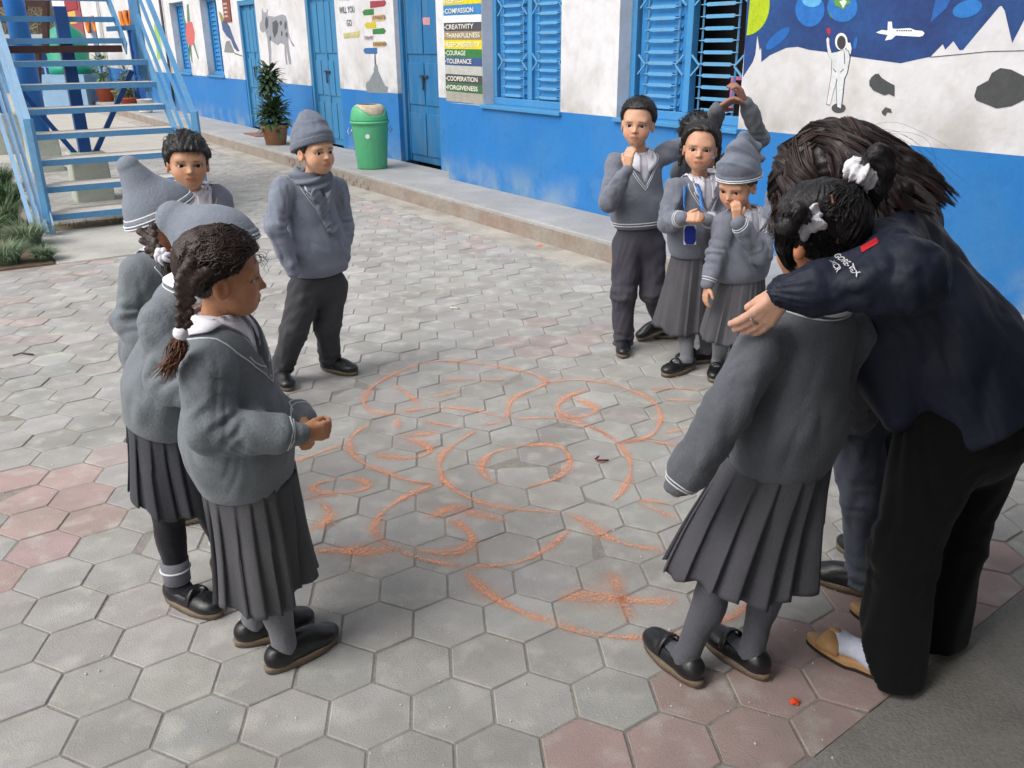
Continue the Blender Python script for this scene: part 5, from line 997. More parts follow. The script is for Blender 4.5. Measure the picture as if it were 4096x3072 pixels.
# --- girl behind the braid, head bowed under a slouching beanie
hc = at(478, 546, 2.24); H2 = Head(hc, V3(.95, -.12, -.20), UP+V3(.05, 0, 0), 1.02, (172, 120, 92))
J = dict(N=at(428, 612, 2.24), C=at(395, 690, 2.24), P=at(372, 925, 2.26), hem=at(366, 905, 2.26), sR=at(350, 690, 2.12), sL=at(430, 665, 2.38), eR=at(362, 830, 2.06), eL=at(470, 800, 2.42), wR=at(480, 870, 2.03), wL=at(520, 870, 2.3))
b = J['P']; f2 = az(112); s2 = V3(f2[1], -f2[0], 0); gA = gp(365, 1290); aR = ank(gA, az(119)); aL = aR+V3(.10, .15, 0)
J.update(hR=b+s2*.06+V3(0, 0, -.03), hL=b-s2*.06+V3(0, 0, -.03), kR=V3((aR[0]+b[0])/2-.02, aR[1], .33), kL=V3(aL[0]-.03, aL[1], .33), aR=aR, aL=aL)
r2_, i2 = figure('girl in slouching grey beanie and dark skirt behind the profile girl with the braid', b, J, H2, True, m_sw_a, m_sk_b, 'maryjane', None, Ls=.225, feet=(az(112), az(119)), skirt_spec=dict(w=at(368, 895, 2.26), h=V3(*(.45*b[:2]+.55*(aL+aR)[:2]/2), .365), rw=(.115, .12), rh=(.145, .15), seed=5, n=18), stock=(34, 34, 40), sw_r=dict(hem=(.13, .125), mid=(.145, .125), seed=21))
beanie(H2, r2_, m_hat_a, [((0, -.012, .0), .092, .107), ((0, -.014, .030), .091, .106)], ((0, 0, .014), (0, -.45, 1)), .002, 9, stripes=(.006, .015), crease=lambda q, d: smin(d, rc(q, V3(0, -.020, .022), V3(0, -.128, .060), .089, .046), .02))
hair_obj(H2, r2_, .003, GIRL, m_hair_br, seed=18)
for sd in 'RL': MB().tube([J['a'+sd]+V3(0, 0, .01), J['a'+sd]+V3(0, 0, .05), J['a'+sd]+V3(0, 0, .085)], [.040, .041, .043], 18).build('sock', knit('sock_grey', (118, 118, 128)), r2_, True); MB().tube([J['a'+sd]+V3(.043*math.cos(t), .043*math.sin(t), .055) for t in np.linspace(0, 6.4, 22)], .003, 5).build('sock_stripe', m_stripe, r2_, True)

# --- girl with braid in the left foreground, profile
hc = at(484, 592, 1.98); H1 = Head(hc, V3(.955, .29, -.06), UP, .985, (192, 138, 104))
J = dict(N=at(462, 690, 1.98), C=at(490, 780, 1.99), P=at(535, 1048, 2.03), hem=at(532, 1030, 2.02), sR=at(446, 800, 1.88), sL=at(520, 770, 2.12), eR=at(452, 925, 1.84), eL=at(560, 900, 2.18), wR=at(648, 938, 1.89), wL=at(655, 905, 2.03))
b = J['P']; f1 = nrm(V3(.9, .43, 0)); aR = ank(gp(580, 1455), az(45)); aL = ank(gp(512, 1395), az(62)); s1 = V3(f1[1], -f1[0], 0)
J.update(hR=b+s1*.06+V3(0, 0, -.03), hL=b-s1*.06+V3(0, 0, -.03), aR=aR, aL=aL); J['kR'] = (J['hR']+aR)/2+f1*.01; J['kL'] = (J['hL']+aL)/2+f1*.01
r1_, i1 = figure('girl with a long dark braid in the left foreground, seen in profile with hands clasped', b, J, H1, True, m_sw_a, m_sk_a, 'oxford', dict(R=dict(d=V3(.8, .55, -.12), n=V3(-.45, .85, .0), curl=.75, L=.112, thumb=(.9, .25, .4)), L=dict(d=V3(.45, -.75, -.35), n=V3(-.7, -.5, -.2), curl=.6, L=.112, thumb=(.9, .25, .4))), Ls=.225, h=.0043, feet=(az(62), az(45)), skirt_spec=dict(w=at(537, 1022, 2.02), h=V3(*(.40*b[:2]+.60*(aL+aR)[:2]/2+.015*f1[:2]), .225), rw=(.115, .118), rh=(.128, .132), seed=12, n=17, depth=.026, wob=.014), sw_r=dict(sh=(.142, .090), mid=(.150, .128), hem=(.13, .125), seed=14), sleeve=1.08)
ho, fh = hair_obj(H1, r1_, .012, ((-.09, -.04, -.012, .01, .035, .055, .10), (-.062, -.058, .008, .015, .020, .058, .066)), m_hair_br, .003, 3, h=.004)
bs = at(405, 610, 1.90); paths = []
for k_ in range(520):
    a = RNG.uniform(-.25, math.pi*1.1); e = RNG.uniform(0, 1); q0 = V3(RNG.uniform(-.075, .075), .085-.05*e, .05+.05*e); q0[1] = RNG.uniform(.0, .085); q0[2] = .03+.075*RNG.random()
    q1 = V3(RNG.uniform(.02, .08), -.02, .06*RNG.random()+.01); q2 = V3(.055, -.085, -.02+.03*RNG.normal())
    P = H1.w(np.array([q0, q1, q2])); P = H1.c+(P-H1.c)*1.05; paths.append(spline([P[0], P[1], P[2]], 10)+0)
sh_ = np.array(paths).shape; paths = snap(fh, np.array(paths).reshape(-1, 3), .0022, 4).reshape(sh_)+RNG.normal(0, .0008, (sh_[0], 1, 3))
strands('hair_strands', paths, (.0007, .0016), m_hair_br, r1_)
cur = []
for k_ in range(18):
    q = V3(RNG.uniform(.0, .07), RNG.uniform(.06, .085), RNG.uniform(.03, .06)); p = H1.c+(H1.w(q)-H1.c)*1.02; d = H1.R[1]*.6+RNG.normal(0, .5, 3); d[2] -= .5; cur.append(spline([p, p+d*.010, p+d*.015+V3(-.002, 0, -.008), p+d*.013+V3(-.006, 0, -.016)], 8))
strands('hair_wisps', cur, (.0004, .0008), m_hair_br, r1_)
braid(r1_, [at(422, 585, 1.86), at(404, 610, 1.84), at(400, 650, 1.83), at(396, 712, 1.82)], .022, .013, m_hair_br, 9)
c = at(390, 720, 1.82); MB().tube([c+V3(0, 0, .014), c+V3(0, 0, .008), c, c+V3(0, 0, -.008), c+V3(-.002, 0, -.013)], [.010, .0155, .0165, .0155, .011], 12).build('hair_tie', m_ribbon, r1_, True)
tl = [at(388, 726, 1.82), at(384, 760, 1.815), at(360, 800, 1.81)]
strands('braid_tail', [spline([tl[0]+RNG.normal(0, .004, 3), tl[1]+RNG.normal(0, .009, 3), tl[2]+RNG.normal(0, .012, 3)], 9) for _ in range(160)], (.0009, .002), M('hair_tips', rgb(108, 70, 50), .45, .3, 30, 200, .2, 260), r1_)

# --- boy in beanie and scarf
hc = at(681, 325, 4.18); H5 = Head(hc, V3(.72, -.66, .04), UP, 1.05, (214, 168, 138))
J = dict(N=at(672, 388, 4.22), C=at(668, 435, 4.22), P=at(690, 605, 4.24), hem=at(690, 585, 4.23), sR=at(610, 405, 4.13), sL=at(726, 405, 4.34), eR=at(594, 492, 4.05), eL=at(742, 495, 4.36), wR=at(634, 588, 4.06), wL=at(738, 574, 4.26), hR=at(660, 625, 4.18), hL=at(716, 620, 4.28), kR=at(634, 720, 4.10), kL=at(706, 702, 4.24), aR=at(604, 806, 4.14), aL=at(714, 784, 4.30))
J['aR'][2] = .07; J['aL'][2] = .07
r5_, i5 = figure('boy in a grey beanie and scarf standing with both hands in his pockets', J['P'], J, H5, False, m_sw_b, m_tr_a, 'oxford', None, Ls=.225, feet=(az(118), az(150)), sw_r=dict(seed=31), cuffs=False)
beanie(H5, r5_, m_hat_b, [((0, -.012, .01), .087, .100), ((0, -.018, .045), .085, .095), ((0, -.035, .085), .068, .074), ((0, -.050, .115), .044, .047)], ((0, .0, .016), (0, -.28, 1)), .004, 13)
hair_obj(H5, r5_, .006, BOY, seed=28)
def scarf(p):
    N_ = J['N']; u = i5['up']; q = p-(N_+u*.005); x, y, z = q@i5['rd'], q@i5['fd'], q@u; rr = np.sqrt(x*x+(y*1.02)**2); zz = z+.16*np.clip(y, -.03, .09)*1.0-.0; d = np.sqrt(((rr-.072)/1.0)**2+(zz/1.35)**2)-.030; d = d+.007*np.sin(np.arctan2(zz, rr-.072)*5+np.arctan2(x, y)*4)
    return d
J5 = J
sdf_obj('scarf', scarf, J['N']-.17, J['N']+.15, .005, m_hat_b, r5_)
kn = snap(i5['sw'], np.array([at(712, 425, 4.08), at(722, 455, 4.10), at(728, 492, 4.12), at(726, 505, 4.12)]), .014, 4)
def sc2(p):
    d = None
    for a, b2, ra, rb_ in ((kn[0], kn[1], .034, .028), (kn[1], kn[2], .028, .033), (at(690, 415, 4.06), kn[0], .03, .034)): x = rc(p, a, b2, ra, rb_); d = x if d is None else smin(d, x, .02)
    s_ = i5['sw'](p); return smax(d, s_-.03, .01)+.003*wave(p, 71, .03)
sdf_obj('scarf_end', sc2, *bounds(kn, .08), .005, m_hat_b, r5_)

# --- boy against the wall with hand at his chin
hc = at(1378, 264, 4.58); H6 = Head(hc, TOCAM(hc)+V3(-.14, 0, -.12), UP+V3(.04, 0, 0), 1.12, (210, 164, 136), .92)
J = dict(N=at(1380, 333, 4.62), C=at(1381, 380, 4.62), P=at(1380, 515, 4.62), hem=at(1378, 486, 4.61), sR=at(1330, 352, 4.60), sL=at(1436, 332, 4.66), eR=at(1314, 437, 4.46), eL=at(1478, 316, 4.78), wR=at(1356, 366, 4.38), wL=at(1510, 345, 4.90), hR=at(1356, 530, 4.60), hL=at(1404, 530, 4.63), kR=at(1347, 635, 4.56), kL=at(1410, 630, 4.60), aR=at(1347, 738, 4.6), aL=at(1432, 712, 4.78))
J['aR'][2] = .07; J['aL'][2] = .12
r6_, i6 = figure('boy with cropped black hair by the wall, raising one hand to his chin', J['P'], J, H6, False, m_sw_c, m_tr_b, 'oxford', dict(R=dict(d=V3(.05, -.05, .95), n=V3(.6, .75, 0), curl=.55, L=.125), L=dict(d=V3(.3, 0, -.8), n=V3(-1, 0, 0), curl=.3)), feet=(az(-100), az(-172)), hemstripe=True, sw_r=dict(seed=41, hem=(.142, .105)), feet_pitch=(-.35, 0), cuffs=False)
ho, f = hair_obj(H6, r6_, .007, ((-.09, -.03, .012, .03, .05, .10), (-.035, -.025, .012, .042, .064, .068)), noise=.001, seed=6)
fringe(H6, f, r6_, 380, m_hair, .007, lambda q: q[:, 2] > .05, 1.2, r=(.0008, .0013))

# --- boy behind with arms raised
hc = at(1506, 300, 4.86); H9 = Head(hc, V3(-.35, -.93, 0), UP, 1.15, (150, 108, 90))
J = dict(N=at(1520, 366, 4.90), C=at(1522, 410, 4.90), P=at(1505, 570, 4.90), sR=at(1470, 372, 4.86), sL=at(1578, 348, 4.92), eR=at(1532, 296, 5.06), eL=at(1642, 300, 4.84), wR=at(1548, 236, 4.74), wL=at(1612, 222, 4.76), hR=at(1482, 590, 4.88), hL=at(1530, 590, 4.92), kR=at(1475, 680, 4.86), kL=at(1530, 680, 4.9), aR=at(1465, 742, 4.82), aL=at(1535, 760, 4.9))
J['aR'][2] = .07; J['aL'][2] = .07
r9_, i9 = figure('boy behind the lanyard girl with both arms raised over his head', J['P'], J, H9, False, m_sw_d, m_tr_b, 'oxford', dict(R=dict(d=V3(.85, 0, .5), n=V3(.3, -.5, -.7), curl=.5, L=.15), L=dict(d=V3(-.45, -.1, .8), n=V3(-.6, .1, -.5), curl=.65, L=.155)), feet=(az(-60), az(-95)), sw_r=dict(seed=45), cuffs=False, h=.006)
ho, f = hair_obj(H9, r9_, .016, BOY, noise=.006, seed=16); fringe(H9, f, r9_, 260, m_hair, .03, lambda q: q[:, 2] > .03, .7)

# --- girl with lanyard
hc = at(1513, 317, 4.30); H7 = Head(hc, TOCAM(hc)+V3(-.02, 0, -.10), UP+V3(.05, 0, 0), 1.09, (204, 156, 128), .95)
J = dict(N=at(1512, 388, 4.33), C=at(1509, 428, 4.33), P=at(1503, 562, 4.35), hem=at(1501, 545, 4.34), sR=at(1460, 408, 4.29), sL=at(1560, 406, 4.38), eR=at(1440, 482, 4.22), eL=at(1562, 488, 4.30), wR=at(1474, 472, 4.09), wL=at(1527, 474, 4.13), hR=at(1485, 580, 4.33), hL=at(1525, 580, 4.37), kR=at(1482, 690, 4.31), kL=at(1524, 690, 4.40), aR=V3(0, 0, 0), aL=V3(0, 0, 0))
J['aR'] = ank(gp(1497, 795), az(-126)); J['aL'] = ank(gp(1545, 780), az(-100))
r7_, i7 = figure('girl with a blue lanyard and badge held in both hands', J['P'], J, H7, True, m_sw_c, m_sk_a, 'maryjane', dict(R=dict(d=V3(.55, -.35, .12), n=V3(.3, .6, -.4), curl=.55, L=.115), L=dict(d=V3(-.65, -.3, .12), n=V3(-.2, .6, -.4), curl=.55, L=.115)), Ls=.225, feet=(az(-100), az(-126)), skirt_spec=dict(w=at(1502, 540, 4.35), h=at(1484, 708, 4.36), rw=(.115, .095), rh=(.165, .14), seed=22, n=22, depth=.02, rd=nrm(V3(.93, .2, 0)), fd=nrm(V3(.2, -.93, 0))), sw_r=dict(seed=51), stock=(112, 113, 120))
ho, f = hair_obj(H7, r7_, .012, ((-.09, -.04, .005, .03, .055, .10), (-.075, -.065, .0, .028, .074, .080)), noise=.003, seed=26)
fringe(H7, f, r7_, 40, m_hair, .016, lambda q: (q[:, 1] > .05), .1, r=(.0005, .0008))


for sx_ in (-1, 1): sdf_obj('hair_lock', lambda p, sx_=sx_: rc(p, H7.w((.078*sx_, -.02, .0)), H7.w((.081*sx_, -.015, -.083)), .017, .011)+.002*wave(p, 9, .02), hc-.16, hc+.16, .005, m_hair, r7_)

m_lan = M('lanyard_blue', rgb(62, 120, 190), .6, .2, 60, 300, .1, 100)
def ribbon(parent, name, pts, wd, mat, sw, off=.004):
    P = snap(sw, spline(pts, 24), off, 4)
    for _ in range(40): P[1:-1] = (P[:-2]+P[2:])/2
    P = P+nrm(C0-P[0])*.006; tg = nrm_rows(np.gradient(P, axis=0)); G = np.stack([(sw(P+np.eye(3)[q]*.003)-sw(P-np.eye(3)[q]*.003)) for q in range(3)], 1); sd = nrm_rows(np.cross(tg, G))*wd/2; V = np.stack([P-sd, P+sd], 1).reshape(-1, 3); o = fast_mesh(name, V, np.array([(2*i, 2*i+1, 2*i+3, 2*i+2) for i in range(len(P)-1)]), mat, parent); m = o.modifiers.new('s', 'SOLIDIFY'); m.thickness = .0015; return o, P
la = empty('lanyard', at(1500, 440, 4.2)); tag(la, 'blue lanyard with a dark blue badge around the girl\'s neck', 'lanyard')
ribbon(la, 'strap', [at(1484, 398, 4.22), at(1486, 425, 4.2), at(1491, 462, 4.16)], .018, m_lan, i7['sw'], .006); ribbon(la, 'strap', [at(1529, 400, 4.22), at(1520, 425, 4.2), at(1502, 462, 4.16)], .018, m_lan, i7['sw'], .006)
cc = [at(1477, 487, 4.13), at(1504, 487, 4.13), at(1504, 529, 4.16), at(1477, 529, 4.16)]
def slab(name, c4, th, mat, parent, bev=.002):
    c4 = [np.array(c) for c in c4]; nn = nrm(np.cross(c4[1]-c4[0], c4[3]-c4[0])); o = MB().hexa([c for c in c4]+[c+nn*th for c in c4]).build(name, mat, parent, bevel=bev); return o, nn
bd_, nn = slab('badge', cc, .004, paint(232, 234, 240), la); q = [c+nn*(.0045 if np.dot(nn, C0-cc[0]) > 0 else -.0005) for c in cc]; sgn = 1 if np.dot(nn, C0-cc[0]) > 0 else -1
ctr = sum(cc)/4; base_ = ctr+nn*(.0048 if sgn > 0 else -.0008); ex_ = (cc[1]-cc[0])*.5; ey_ = (cc[3]-cc[0])*.5
oc = [base_+ex_*x+ey_*y for x, y in ((-.95, -.55), (-.6, -.95), (.6, -.95), (.95, -.55), (.95, .55), (.6, .95), (-.6, .95), (-.95, .55))]; mesh_obj('badge_face', oc, [tuple(range(8))], paint(34, 52, 150), bd_)
def chest_text(txt, x, y, Y, hgt, info, parent, mat):
    c = hit(info['sw'], x, y, 3.5, 5.2); G = nrm(np.array([(info['sw']((c+np.eye(3)[q]*.01)[None])-info['sw']((c-np.eye(3)[q]*.01)[None]))[0] for q in range(3)])); ux = nrm(np.cross(info['up'], G)); uy = np.cross(G, ux)
    cu = bpy.data.curves.new('t', 'FONT'); cu.body = txt; cu.size = 1; cu.offset = .015; ob = bpy.data.objects.new('t', cu); COL.objects.link(ob); me = bpy.data.meshes.new_from_object(ob.evaluated_get(bpy.context.evaluated_depsgraph_get())); bpy.data.objects.remove(ob); co = np.array([v.co[:] for v in me.vertices]); k_ = hgt/(co[:, 1].max()-co[:, 1].min()); P = np.array([c+ux*(q[0]-co[:, 0].mean())*k_+uy*q[1]*k_ for q in co]); P = snap(info['sw'], P, .002, 2); P = P+G*.0015
    return mesh_obj('lettering', P, [tuple(p.vertices) for p in me.polygons], mat, parent)
chest_text('M.S.S', 1537, 437, 4.2, .020, i7, i7['sweater'], m_stripe)
chest_text('MSS', 1413, 358, 4.5, .016, i6, i6['sweater'], m_stripe)

# --- girl in beanie sucking her fingers
hc = at(1592, 398, 4.10); H8 = Head(hc, V3(-.62, -.72, -.30), UP+V3(.02, 0, 0), 1.06, (206, 158, 128))
J = dict(N=at(1610, 458, 4.15), C=at(1606, 500, 4.15), P=at(1600, 615, 4.16), hem=at(1600, 598, 4.15), sR=at(1566, 482, 4.10), sL=at(1652, 482, 4.20), eR=at(1548, 552, 4.06), eL=at(1643, 548, 4.02), wR=at(1528, 614, 4.02), wL=at(1592, 480, 3.96), hR=at(1580, 630, 4.13), hL=at(1622, 630, 4.19), kR=at(1562, 712, 4.12), kL=at(1600, 712, 4.2), aR=V3(0, 0, 0), aL=V3(0, 0, 0))
J['aR'] = ank(gp(1552, 798), az(-160)); J['aL'] = ank(gp(1592, 800), az(-150))
r8_, i8 = figure('girl in a tall grey beanie holding her fingers to her mouth', J['P'], J, H8, True, m_sw_c, m_sk_a, 'maryjane', dict(R=dict(d=V3(-.1, -.1, -.95), n=V3(.9, .2, 0), curl=.3, L=.115), L=dict(d=V3(-.12, .02, .95), n=V3(-.1, .95, .1), curl=.55, L=.11)), feet=(az(-150), az(-160)), skirt_spec=dict(w=at(1600, 596, 4.16), h=at(1578, 722, 4.12), rw=(.12, .10), rh=(.165, .14), seed=33, n=20, depth=.02, rd=nrm(V3(.9, .3, 0)), fd=nrm(V3(.3, -.9, 0))), sw_r=dict(seed=55), stock=(122, 123, 130))
beanie(H8, r8_, m_hat_b, [((0, -.012, .005), .088, .101), ((0, -.02, .05), .086, .098), ((0, -.055, .09), .066, .068), ((0, -.095, .122), .046, .045)], ((0, 0, .024), (0, -.16, 1)), .004, 17, stripes=(.006, .014), crease=lambda q, d: smin(smin(d, rc(q, V3(-.01, -.105, .135), V3(-.035, -.125, .120), .030, .024), .018), rc(q, V3(-.02, -.10, .085), V3(-.055, -.125, .072), .028, .018), .015))
hair_obj(H8, r8_, .008, GIRL, seed=36)

# --- boy in front of the woman (hidden but for beanie and trousers)
hc = at(1748, 478, 2.46); H12 = Head(hc, V3(.75, -.5, -.1), UP, 1.08, (190, 140, 110))
J = dict(N=at(1770, 565, 2.46), C=at(1785, 625, 2.45), P=at(1868, 850, 2.36), sR=at(1730, 610, 2.54), sL=at(1830, 600, 2.44), eR=at(1770, 730, 2.54), eL=at(1870, 740, 2.46), wR=at(1820, 820, 2.54), wL=at(1880, 830, 2.45))
aN = ank(gp(1900, 1290), az(-57)); b = J['P']; J.update(hL=b+V3(-.05, -.04, -.03), hR=b+V3(.05, .05, -.03), kL=V3(1.05, 2.30, .34), kR=V3(1.18, 2.42, .34), aL=aN, aR=aN+V3(.12, .14, 0))
r12_, i12 = figure('boy in a grey beanie mostly hidden by the bending woman', b, J, H12, False, m_sw_c, cloth('trousers_blue_grey', (88, 94, 106)), 'oxford', None, feet=(az(-57), az(-40)), sw_r=dict(hem=(.125, .10), mid=(.13, .10)), h=.0065, collar=False, neckline=False)
beanie(H12, r12_, m_hat_b, BASEHAT(), ((0, 0, .01), (0, -.15, 1)))

# --- girl in the right foreground, seen from behind
hc = at(1762, 508, 1.99); H10 = Head(hc, V3(-.62, .76, -.14), UP+V3(.05, 0, 0), 1.07, (196, 136, 102))
J = dict(N=at(1752, 655, 1.98), C=at(1738, 745, 1.98), P=at(1682, 1010, 2.0), hem=at(1684, 995, 1.99), sL=at(1650, 742, 1.90), sR=at(1838, 722, 2.08), eL=at(1570, 885, 1.84), eR=at(1850, 890, 2.20), wL=at(1462, 1058, 1.84), wR=at(1790, 960, 2.30))
b = J['P']; f10 = az(-31); aL = ank(gp(1510, 1485), az(-29)); aR = ank(gp(1655, 1470), az(-34)); s10 = V3(f10[1], -f10[0], 0)
J.update(hL=b-s10*.065+V3(0, 0, -.03), hR=b+s10*.065+V3(0, 0, -.03), aL=aL, aR=aR); J['kL'] = (J['hL']+aL)/2+f10*.01; J['kR'] = (J['hR']+aR)/2+f10*.01
r10_, i10 = figure('girl with white scrunchies in the right foreground, back to the camera', b, J, H10, True, m_sw_d, cloth('skirt_charcoal', (82, 82, 88)), 'maryjane', None, Ls=.225, h=.0055, feet=(az(-29), az(-34)), skirt_spec=dict(w=at(1684, 985, 2.0), h=V3(*(.42*b[:2]+.58*(aL+aR)[:2]/2+.02*f10[:2]), .30), rw=(.135, .12), rh=(.185, .165), seed=44, n=16, depth=.030, wob=.016, rd=s10, fd=f10), sw_r=dict(sh=(.150, .095), mid=(.150, .115), hem=(.145, .120), seed=61, wl=.11), vneck=False, sleeve=1.05, stock=(90, 92, 99), wr=.9)  # skirt in one even charcoal cloth colour of its own
ho, fh = hair_obj(H10, r10_, .014, ((-.09, -.04, .005, .03, .055, .10), (-.070, -.060, -.02, .01, .06, .07)), m_hair, .003, 46, h=.004)
sc = [snap(fh, at(1712, 452, 1.84)[None], .030)[0], snap(fh, at(1832, 428, 1.95)[None], .028)[0]]
paths = []
part0, part1 = H10.loc(snap(fh, np.array([at(1795, 415, 1.9), at(1808, 525, 1.88)]))); 
for k_ in range(1100):
    t = RNG.random(); P0 = part0+(part1-part0)*t; side = 0 if RNG.random() < .6 else 1
    q0 = H10.w(P0)+RNG.normal(0, .004, 3); tgt = sc[side]+RNG.normal(0, .010, 3)
    if RNG.random() < .55:      # lower hair swept up to the scrunchie
        ang = RNG.uniform(-1, 1); q0 = H10.w(V3((-.075 if side == 0 else .075)*RNG.uniform(.2, 1.0), RNG.uniform(-.08, .03), RNG.uniform(-.065, .0)))
    m = (q0+tgt)/2+nrm((q0+tgt)/2-H10.c)*.02; p = spline(np.array([q0, m, tgt]), 9); paths.append(p)
A_ = np.array(paths); sh_ = A_[:, :-1].shape; A_[:, :-1] = snap(fh, A_[:, :-1].reshape(-1, 3), .0022, 3).reshape(sh_)+RNG.normal(0, .0009, (sh_[0], 1, 3)); paths = A_
strands('hair_strands', paths, (.0007, .0016), m_hair, r10_)
pl_ = snap(fh, spline(H10.w(np.array([part0, (part0+part1)/2*1.12, part1])), 14), .003, 3)
for _ in range(12): pl_[1:-1] = (pl_[:-2]+pl_[2:])/2
MB().tube(pl_, .0028, 6).build('hair_parting', M('parting_skin', rgb(150, 108, 84), .7, .1), r10_, True)
for side, c in enumerate(sc):
    o_ = nrm(c-H10.c); e1 = nrm(np.cross(o_, UP)); e2 = np.cross(o_, e1)
    def sf(p, c=c, o_=o_, e1=e1, e2=e2):
        q = p-c; a = np.arctan2(q@e2, q@e1); rr = np.sqrt((q@e1)**2+(q@e2)**2); return np.sqrt((rr-.016-.004*np.sin(a*5))**2+((q@o_)*.9-.004*np.sin(a*6+1))**2)-(.0185+.0035*np.sin(a*9)+.003*np.sin(a*4+2))+.002*wave(p, 4, .012)
    sdf_obj('scrunchie', sf, c-.06, c+.06, .0035, m_ribbon, r10_)
    for _ in range(1): pass
    g0 = c+o_*.012; sx_ = -1 if side == 0 else 1
    gd = [g0, g0+o_*.026+V3(.016*sx_, 0, .010), g0+o_*.030+V3(.034*sx_, 0, -.022), g0+o_*.016+V3(.038*sx_, .004, -.058), g0+V3(.028*sx_, .01, -.092)]
    def lk(p, gd=gd):
        d = None
        for (a_, b_), (ra, rb_) in zip(zip(gd[:-1], gd[1:]), ((.014, .020), (.020, .022), (.022, .018), (.018, .006))): x = rc(p, a_, b_, ra, rb_); d = x if d is None else smin(d, x, .012)
        return d+.0016*wave(p, 9, .018)
    sdf_obj('pigtail', lk, *bounds(gd, .04), .0042, m_hair, r10_)
    tp = []
    for k_ in range(240):
        e_ = RNG.normal(0, 1, 3); e_ = e_/np.linalg.norm(e_); tp.append(spline([g_+e_*r_*RNG.uniform(.85, 1.15) for g_, r_ in zip(gd, (.012, .020, .022, .019, .012))]+[gd[-1]+e_*.012+V3(-.012*sx_, 0, -.015)], 14))
    strands('pigtail_strands', tp, (.0006, .0013), m_hair, r10_)
# --- the woman bending over the children
hc = at(1800, 398, 2.32); H11 = Head(hc, V3(-.74, .42, -.52), UP+V3(-.35, .2, 0), 1.18, (224, 176, 152))
wm = empty('person', V3(1.05, 1.95, 0)); tag(wm, 'woman with long dark hair in a navy jacket bending over the children', 'person')
J = dict(N=at(1880, 500, 2.26), C=at(1945, 600, 2.22), P=at(2110, 860, 2.12), sL=at(1895, 560, 2.0), sR=at(1960, 480, 2.44), eL=at(1952, 600, 1.76), wL=at(1702, 630, 1.80), eR=at(1850, 640, 2.52), wR=at(1740, 640, 2.60))
f11 = az(-43); s11 = V3(f11[1], -f11[0], 0); aL = ank(gp(1935, 1480), f11)+V3(0, 0, .01); aR = ank(gp(2025, 1405), f11)+V3(0, 0, .01); b = J['P']
J.update(hL=b-s11*.09+V3(-.03, 0, -.04), hR=b+s11*.09+V3(0, 0, -.04), aL=aL, aR=aR); J['kL'] = at(1952, 1190, 1.99); J['kR'] = at(2066, 1170, 2.13)
up = nrm(J['N']-J['P']); rd = nrm(J['sR']-J['sL']); rd = nrm(rd-up*np.dot(rd, up)); fd = np.cross(up, rd)
hl = hand_caps(J['wL'], V3(-.56, .22, -.80), V3(-.35, .85, -.40), -1, .155, (.15, .16, .18, .2), .30, (.95, .05, .5), mcp=.30)
hr = hand_caps(J['wR'], V3(-.6, .2, -.4), V3(0, -.5, -1), 1, .17, .25)
def wbody(p):
    d = ec(p, J['C'], J['P'], (.12, .09), (.13, .10), rd, fd); d = smin(d, rc(p, J['N'], H11.w((0, -.012, -.045)), .05, .045), .03)
    for sd in 'LR': d = smin(d, rc(p, J['s'+sd], J['e'+sd], .046, .036), .03); d = smin(d, rc(p, J['e'+sd], J['w'+sd], .036, .025), .01); d = smin(d, rc(p, J['h'+sd], J['k'+sd], .075, .05), .03); d = smin(d, rc(p, J['k'+sd], J['a'+sd]-V3(0, 0, .02), .05, .034), .02)
    d = local(d, p, H11.c, .14, H11.fn, .012); d = local(d, p, (J['wL']+at(1630, 668, 1.82))/2, .18, hand_fn(hl), .008); return local(d, p, J['wR'], .2, hand_fn(hr), .008)
sdf_obj('body', wbody, *bounds([J[q] for q in J]+[hc, hc+V3(-.1, .1, .1), at(1600, 705, 1.82)], .12), .0055, m_skin, wm, H11.colours); H11.eyes(wm)
m_jk = M('jacket_navy', rgb(32, 38, 56), .58, .2, 8, 60, .12, 120, spec=.35)
hemA, hemB = at(1905, 880, 2.0), at(2200, 800, 2.1)
def jacket(p):
    d = ec(p, J['C']+up*.03, J['P']+up*.16, (.19, .135), (.205, .17), rd, fd); d = smin(d, ec(p, J['P']+up*.17, J['P']-up*.03, (.205, .175), (.215, .185), rd, fd), .06)
    d = smin(d, rc(p, J['sL'], J['sR'], .085, .085), .06); d = smin(d, rc(p, J['N'], J['C'], .10, .14), .06)
    a = None
    for sd in 'LR':
        e, w = J['e'+sd], J['w'+sd]; ba = nrm(w-e); x = smin(rc(p, J['s'+sd], e, .092, .080), rc(p, e, w-ba*.07, .082, .060), .02); x = x+.0085*folds(p, 80+ord(sd), .15, nrm(ba+UP*.35), .40)+.0042*folds(p, 83, .075, nrm(ba-UP*.5), .35); cu = rc(p, w-ba*.055, w-ba*.0, .044, .043); t = (p-w)@ba; cu = cu+.003*np.sin(np.arctan2((p-w)@np.cross(ba, UP), (p-w)@UP)*16)*np.clip((t+.07)/.03, 0, 1); x = smin(x, cu, .02); a = x if a is None else np.minimum(a, x)
    d = smin(d, a, .03); d = d+.011*folds(p, 77, .20, nrm(up*.5+V3(0, 0, 1)), .32)+.0045*folds(p, 79, .10, nrm(up+rd*.6), .3)
    fl = rc(p, at(1890, 760, 2.12), at(1935, 905, 2.04), .10, .035); d = smin(d, fl, .06)          # front of the jacket hanging open
    return smax(d, -((p-J['P'])@up+.055), .010)
jk = sdf_obj('jacket', jacket, *bounds([J[q] for q in ('N', 'C', 'P', 'sL', 'sR', 'eL', 'eR', 'wL', 'wR')]+[at(1935, 905, 2.04)], .26), .006, m_jk, wm)
m_tw = M('trousers_black', rgb(17, 17, 20), .9, .2, 8, 90, .25, 200, spec=.15, sheen=.1)
